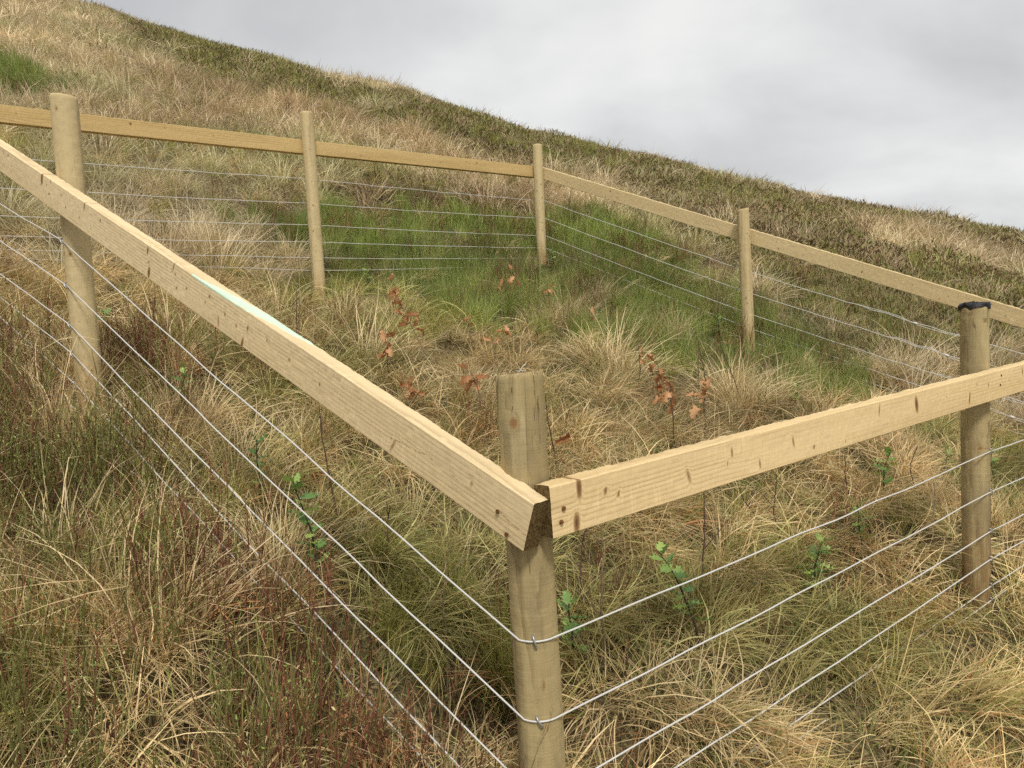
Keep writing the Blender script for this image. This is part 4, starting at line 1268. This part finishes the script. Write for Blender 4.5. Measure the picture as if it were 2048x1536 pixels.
def build_straw():
    protos = [proto_straw(500 + i) for i in range(8)] + [proto_straw(520 + i, 38, .0020, .12, .25, 6, .08) for i in range(4)] \
        + [proto_straw(540 + i, 26, .0070, .22, .40, 4) for i in range(4)] \
        + [proto_tussock(560 + i, 120, .0028, 6) for i in range(5)] \
        + [proto_tussock(570 + i, 74, .0062, 4, .16) for i in range(5)] + [proto_tussock(580 + i, 44, .014, 3, .18) for i in range(4)]
    x, y, z, r, rs = sow([15, 2.2, 1.8, 3, 3, 7, 6, 27, 4], 41, 1.3)
    xs, ys = spots(STRAW_SPOTS, 4, .10, rs)
    x = np.concatenate([x, xs]); y = np.concatenate([y, ys]); r = np.hypot(x, y); z = zone(x, y); n = len(x)
    idx = np.where(r > 8, rs.integers(12, 16, n), np.where((z == Z_MAT) | (z == Z_PALE) | (z == Z_OLIVE), rs.integers(5, 12, n), rs.integers(0, 8, n)))
    # tussocks
    x2, y2, z2, r2, _ = sow([9, .6, .4, .5, .3, .6, .8, 4.5, .5], 42, 1.05, (1.1, .5))
    xs, ys = spots(STRAW_SPOTS, 2.4, .06, rs)
    x2 = np.concatenate([x2, xs]); y2 = np.concatenate([y2, ys]); r2 = np.hypot(x2, y2); z2 = zone(x2, y2); n2 = len(x2)
    i2 = np.where(r2 > 17, rs.integers(26, 30, n2), np.where(r2 > 7.5, rs.integers(21, 26, n2), rs.integers(16, 21, n2)))
    s = rs.uniform(.7, 1.2, n) * np.clip((r / 9) ** .33, 1, 1.7)
    s2 = rs.uniform(.65, 1.35, n2) * np.clip((r2 / 9) ** .25, 1, 1.5)
    s2[-len(xs):] *= .85
    x = np.concatenate([x, x2]); y = np.concatenate([y, y2]); z = np.concatenate([z, z2]); s = np.concatenate([s, s2]); idx = np.concatenate([idx, i2]); n = len(x)
    scl = np.stack([s, s, s * rs.uniform(.8, 1.1, n)], -1)
    t = tints(rs, x, y, n, 90, (1, 1, 1), .16)
    hill = (z == Z_HILL) | (z == Z_HEATH) | (z == Z_HGRN)
    t[hill] *= (1.32, 1.38, 1.54)
    om = fbm(x * .55, y * .55, 96, 3) + rs.normal(0, .12, n)
    t[hill & (om > .22)] *= (.72, .80, .66)
    t[hill & (om < -.30)] *= (.80, .75, .70)
    t[(z == Z_MAT) | (z == Z_OLIVE)] *= (1.18, 1.20, 1.20)
    t[z == Z_BIL] *= (1.25, 1.23, 1.18)
    scatter('straw_grass', protos, np.stack([x, y, heights(x, y) - .01], -1), rs.uniform(0, 6.28, n), scl, t, idx, .45,
            'dry straw-coloured moor grass in arching tussocks over the hillside', 'grass', JR[1])

def build_mat():
    protos = [proto_mat(600 + i) for i in range(16)]
    x, y, z, r, rs = sow([14, 2, 2, 3, 8, 46, 95, 42, 95], 43, 1.6, (3.2, .18), rmax=16, clear=.03, pit=.20, pclear=.07)
    n = len(x)
    # combed by wind and snow: roughly downhill, swirling from place to place
    yaw = -.69 + 1.5 * fbm(x * 1.5, y * 1.5, 61, 2) * 1.6 + rs.normal(0, .55, n)
    s = rs.uniform(.65, 1.35, n) * np.clip((r / 9) ** .4, 1, 1.5)
    t = tints(rs, x, y, n, 91, (1, 1, 1), .3)
    ol = fbm(x * 1.3, y * 1.3, 66, 3)
    t *= np.where((ol > .12)[:, None], np.array([[1.02, 1.16, .92]]), np.array([[1.46, 1.44, 1.50]]))
    t[z == Z_PALE] *= (1.16, 1.18, 1.10)
    t[z == Z_OLIVE] *= (.85, 1.0, .7)
    scatter('matted_grass', protos, np.stack([x, y, heights(x, y)], -1), yaw, np.stack([s, s, s], -1), t, rs.integers(0, 16, n), .9,
            'flattened olive and straw grass matted over the ground inside the fence', 'grass', JR[0])

def proto_moss(seed, n=42):
    rs = np.random.default_rng(seed)
    P, side, a = arcs(rs, n, rs.uniform(.03, .085, n), .075, rs.uniform(.1, 1.2, n), rs.uniform(.6, 1.8, n), 3, .4)
    C = pick(rs, n, [(.20, .20, .055), (.14, .15, .04), (.30, .22, .10), (.17, .10, .05)], [.3, .25, .25, .2], 3)
    return blade_mesh('moss_tuft', *ribbons(P, rs.uniform(.7, 1.3, n) * .0030, C, side), M_TWIG)

def build_moss():
    protos = [proto_moss(650 + i) for i in range(6)]
    x, y, z, r, rs = sow([0, 0, 0, 0, 0, 60, 110, 120, 110], 48, 1.5, (2.5, .2), rmax=9.2, clear=0, pit=.12, pclear=.05)
    k = r < 5.5
    x, y = x[k], y[k]; n = len(x)
    s = rs.uniform(.7, 1.4, n)
    scatter('low_moss', protos, np.stack([x, y, heights(x, y) - .004], -1), rs.uniform(0, 6.28, n), np.stack([s, s, s], -1), tints(rs, x, y, n, 95, (1, 1, 1), .3), rs.integers(0, 6, n), .9,
            'low dark moss and dead stems on the ground between the grass tufts', 'moss', JR[0])

def build_green():
    protos = [proto_green(700 + i) for i in range(7)] + [proto_green(720 + i, 32, .006, .14, .28, 3) for i in range(4)]
    x, y, z, r, rs = sow([7, 3, 9, 1, 130, 60, 24, 12, 30], 44, 1.3)
    xs, ys = spots(GREEN_SPOTS, 9, .07, rs)
    x = np.concatenate([x, xs]); y = np.concatenate([y, ys]); r = np.hypot(x, y); z = zone(x, y); n = len(x)
    idx = np.where(r > 7.5, rs.integers(7, 11, n), rs.integers(0, 7, n))
    s = rs.uniform(.65, 1.15, n) * np.clip((r / 9) ** .33, 1, 1.5)
    s = np.where((z == Z_MAT) | (z == Z_PALE) | (z == Z_OLIVE), s * .72, s)
    t = tints(rs, x, y, n, 92, (1, 1, 1), .22)
    t[(z != Z_GREEN)] *= (1.15, .95, .9)
    scatter('green_grass', protos, np.stack([x, y, heights(x, y) - .008], -1), rs.uniform(0, 6.28, n), np.stack([s, s, s * rs.uniform(.8, 1.2, n)], -1), t, idx, .3,
            'fresh green grass on the slope around the far corner of the fence', 'grass', JR[2])

def build_bilberry():
    protos = [proto_bilberry(800 + i, red=.92) for i in range(4)] + [proto_bilberry(820 + i, red=.25) for i in range(5)]
    x, y, z, r, rs = sow([2, 3, 3, 10, 14, 5, 3.0, 115, 2.0], 45, 1.4, (1.2, .45), rmax=20)
    n = len(x)
    rd = fbm(x * 1.4, y * 1.4, 71, 3) + rs.normal(0, .18, n)
    idx = np.where(rd > -.08, rs.integers(0, 4, n), rs.integers(4, 9, n))
    s = rs.uniform(.7, 1.2, n)
    s = np.where((z == Z_MAT) | (z == Z_PALE) | (z == Z_OLIVE), s * .75, s)
    t = tints(rs, x, y, n, 93, (1, 1, 1), .3)
    scatter('bilberry_scrub', protos, np.stack([x, y, heights(x, y) - .01], -1), rs.uniform(0, 6.28, n), np.stack([s, s, s * rs.uniform(.8, 1.15, n)], -1), t, idx, .2,
            'low twiggy bilberry scrub, red-brown stems with green tips, left of the fence', 'scrub', JR[3])

def build_heather():
    protos = [proto_heather(900 + i, 220, .0042, .12) for i in range(4)] + [proto_heather(920 + i, 220, .0042, .75) for i in range(3)] \
        + [proto_heather(940 + i, 110, .015, .12, 2, .27, .13, .025, .05) for i in range(4)] + [proto_heather(960 + i, 110, .015, .75, 2, .27, .13, .025, .05) for i in range(4)]
    x, y, z, r, rs = sow([1.2, 30, 28, 34, 1.0, .2, .0, .5, .0], 46, 1.15, (.8, .15))
    n = len(x)
    grn = (z == Z_HGRN) | (fbm(x * .8, y * .8, 75, 3) + rs.normal(0, .15, n) > .28)
    far = r > 8.5
    idx = np.where(far, np.where(grn, rs.integers(11, 15, n), rs.integers(7, 11, n)), np.where(grn, rs.integers(4, 7, n), rs.integers(0, 4, n)))
    s = rs.uniform(.6, 1.0, n) * (1 + .9 * rs.uniform(0, 1, n) ** 3) * np.clip((r / 9) ** .42, 1, 1.9)
    t = tints(rs, x, y, n, 94, (1, 1, 1), .2)
    t[z == Z_DARK] *= (.62, .52, .55)
    scatter('heather', protos, np.stack([x, y, heights(x, y) - .01], -1), rs.uniform(0, 6.28, n), np.stack([s, s, s * rs.uniform(.75, 1.15, n)], -1), t, idx, .6,
            'brown and dark green heather covering the hill beyond the fence', 'heather', JR[4])

build_ground()
build_straw()
build_mat()
build_green()
build_bilberry()
build_heather()
build_moss()
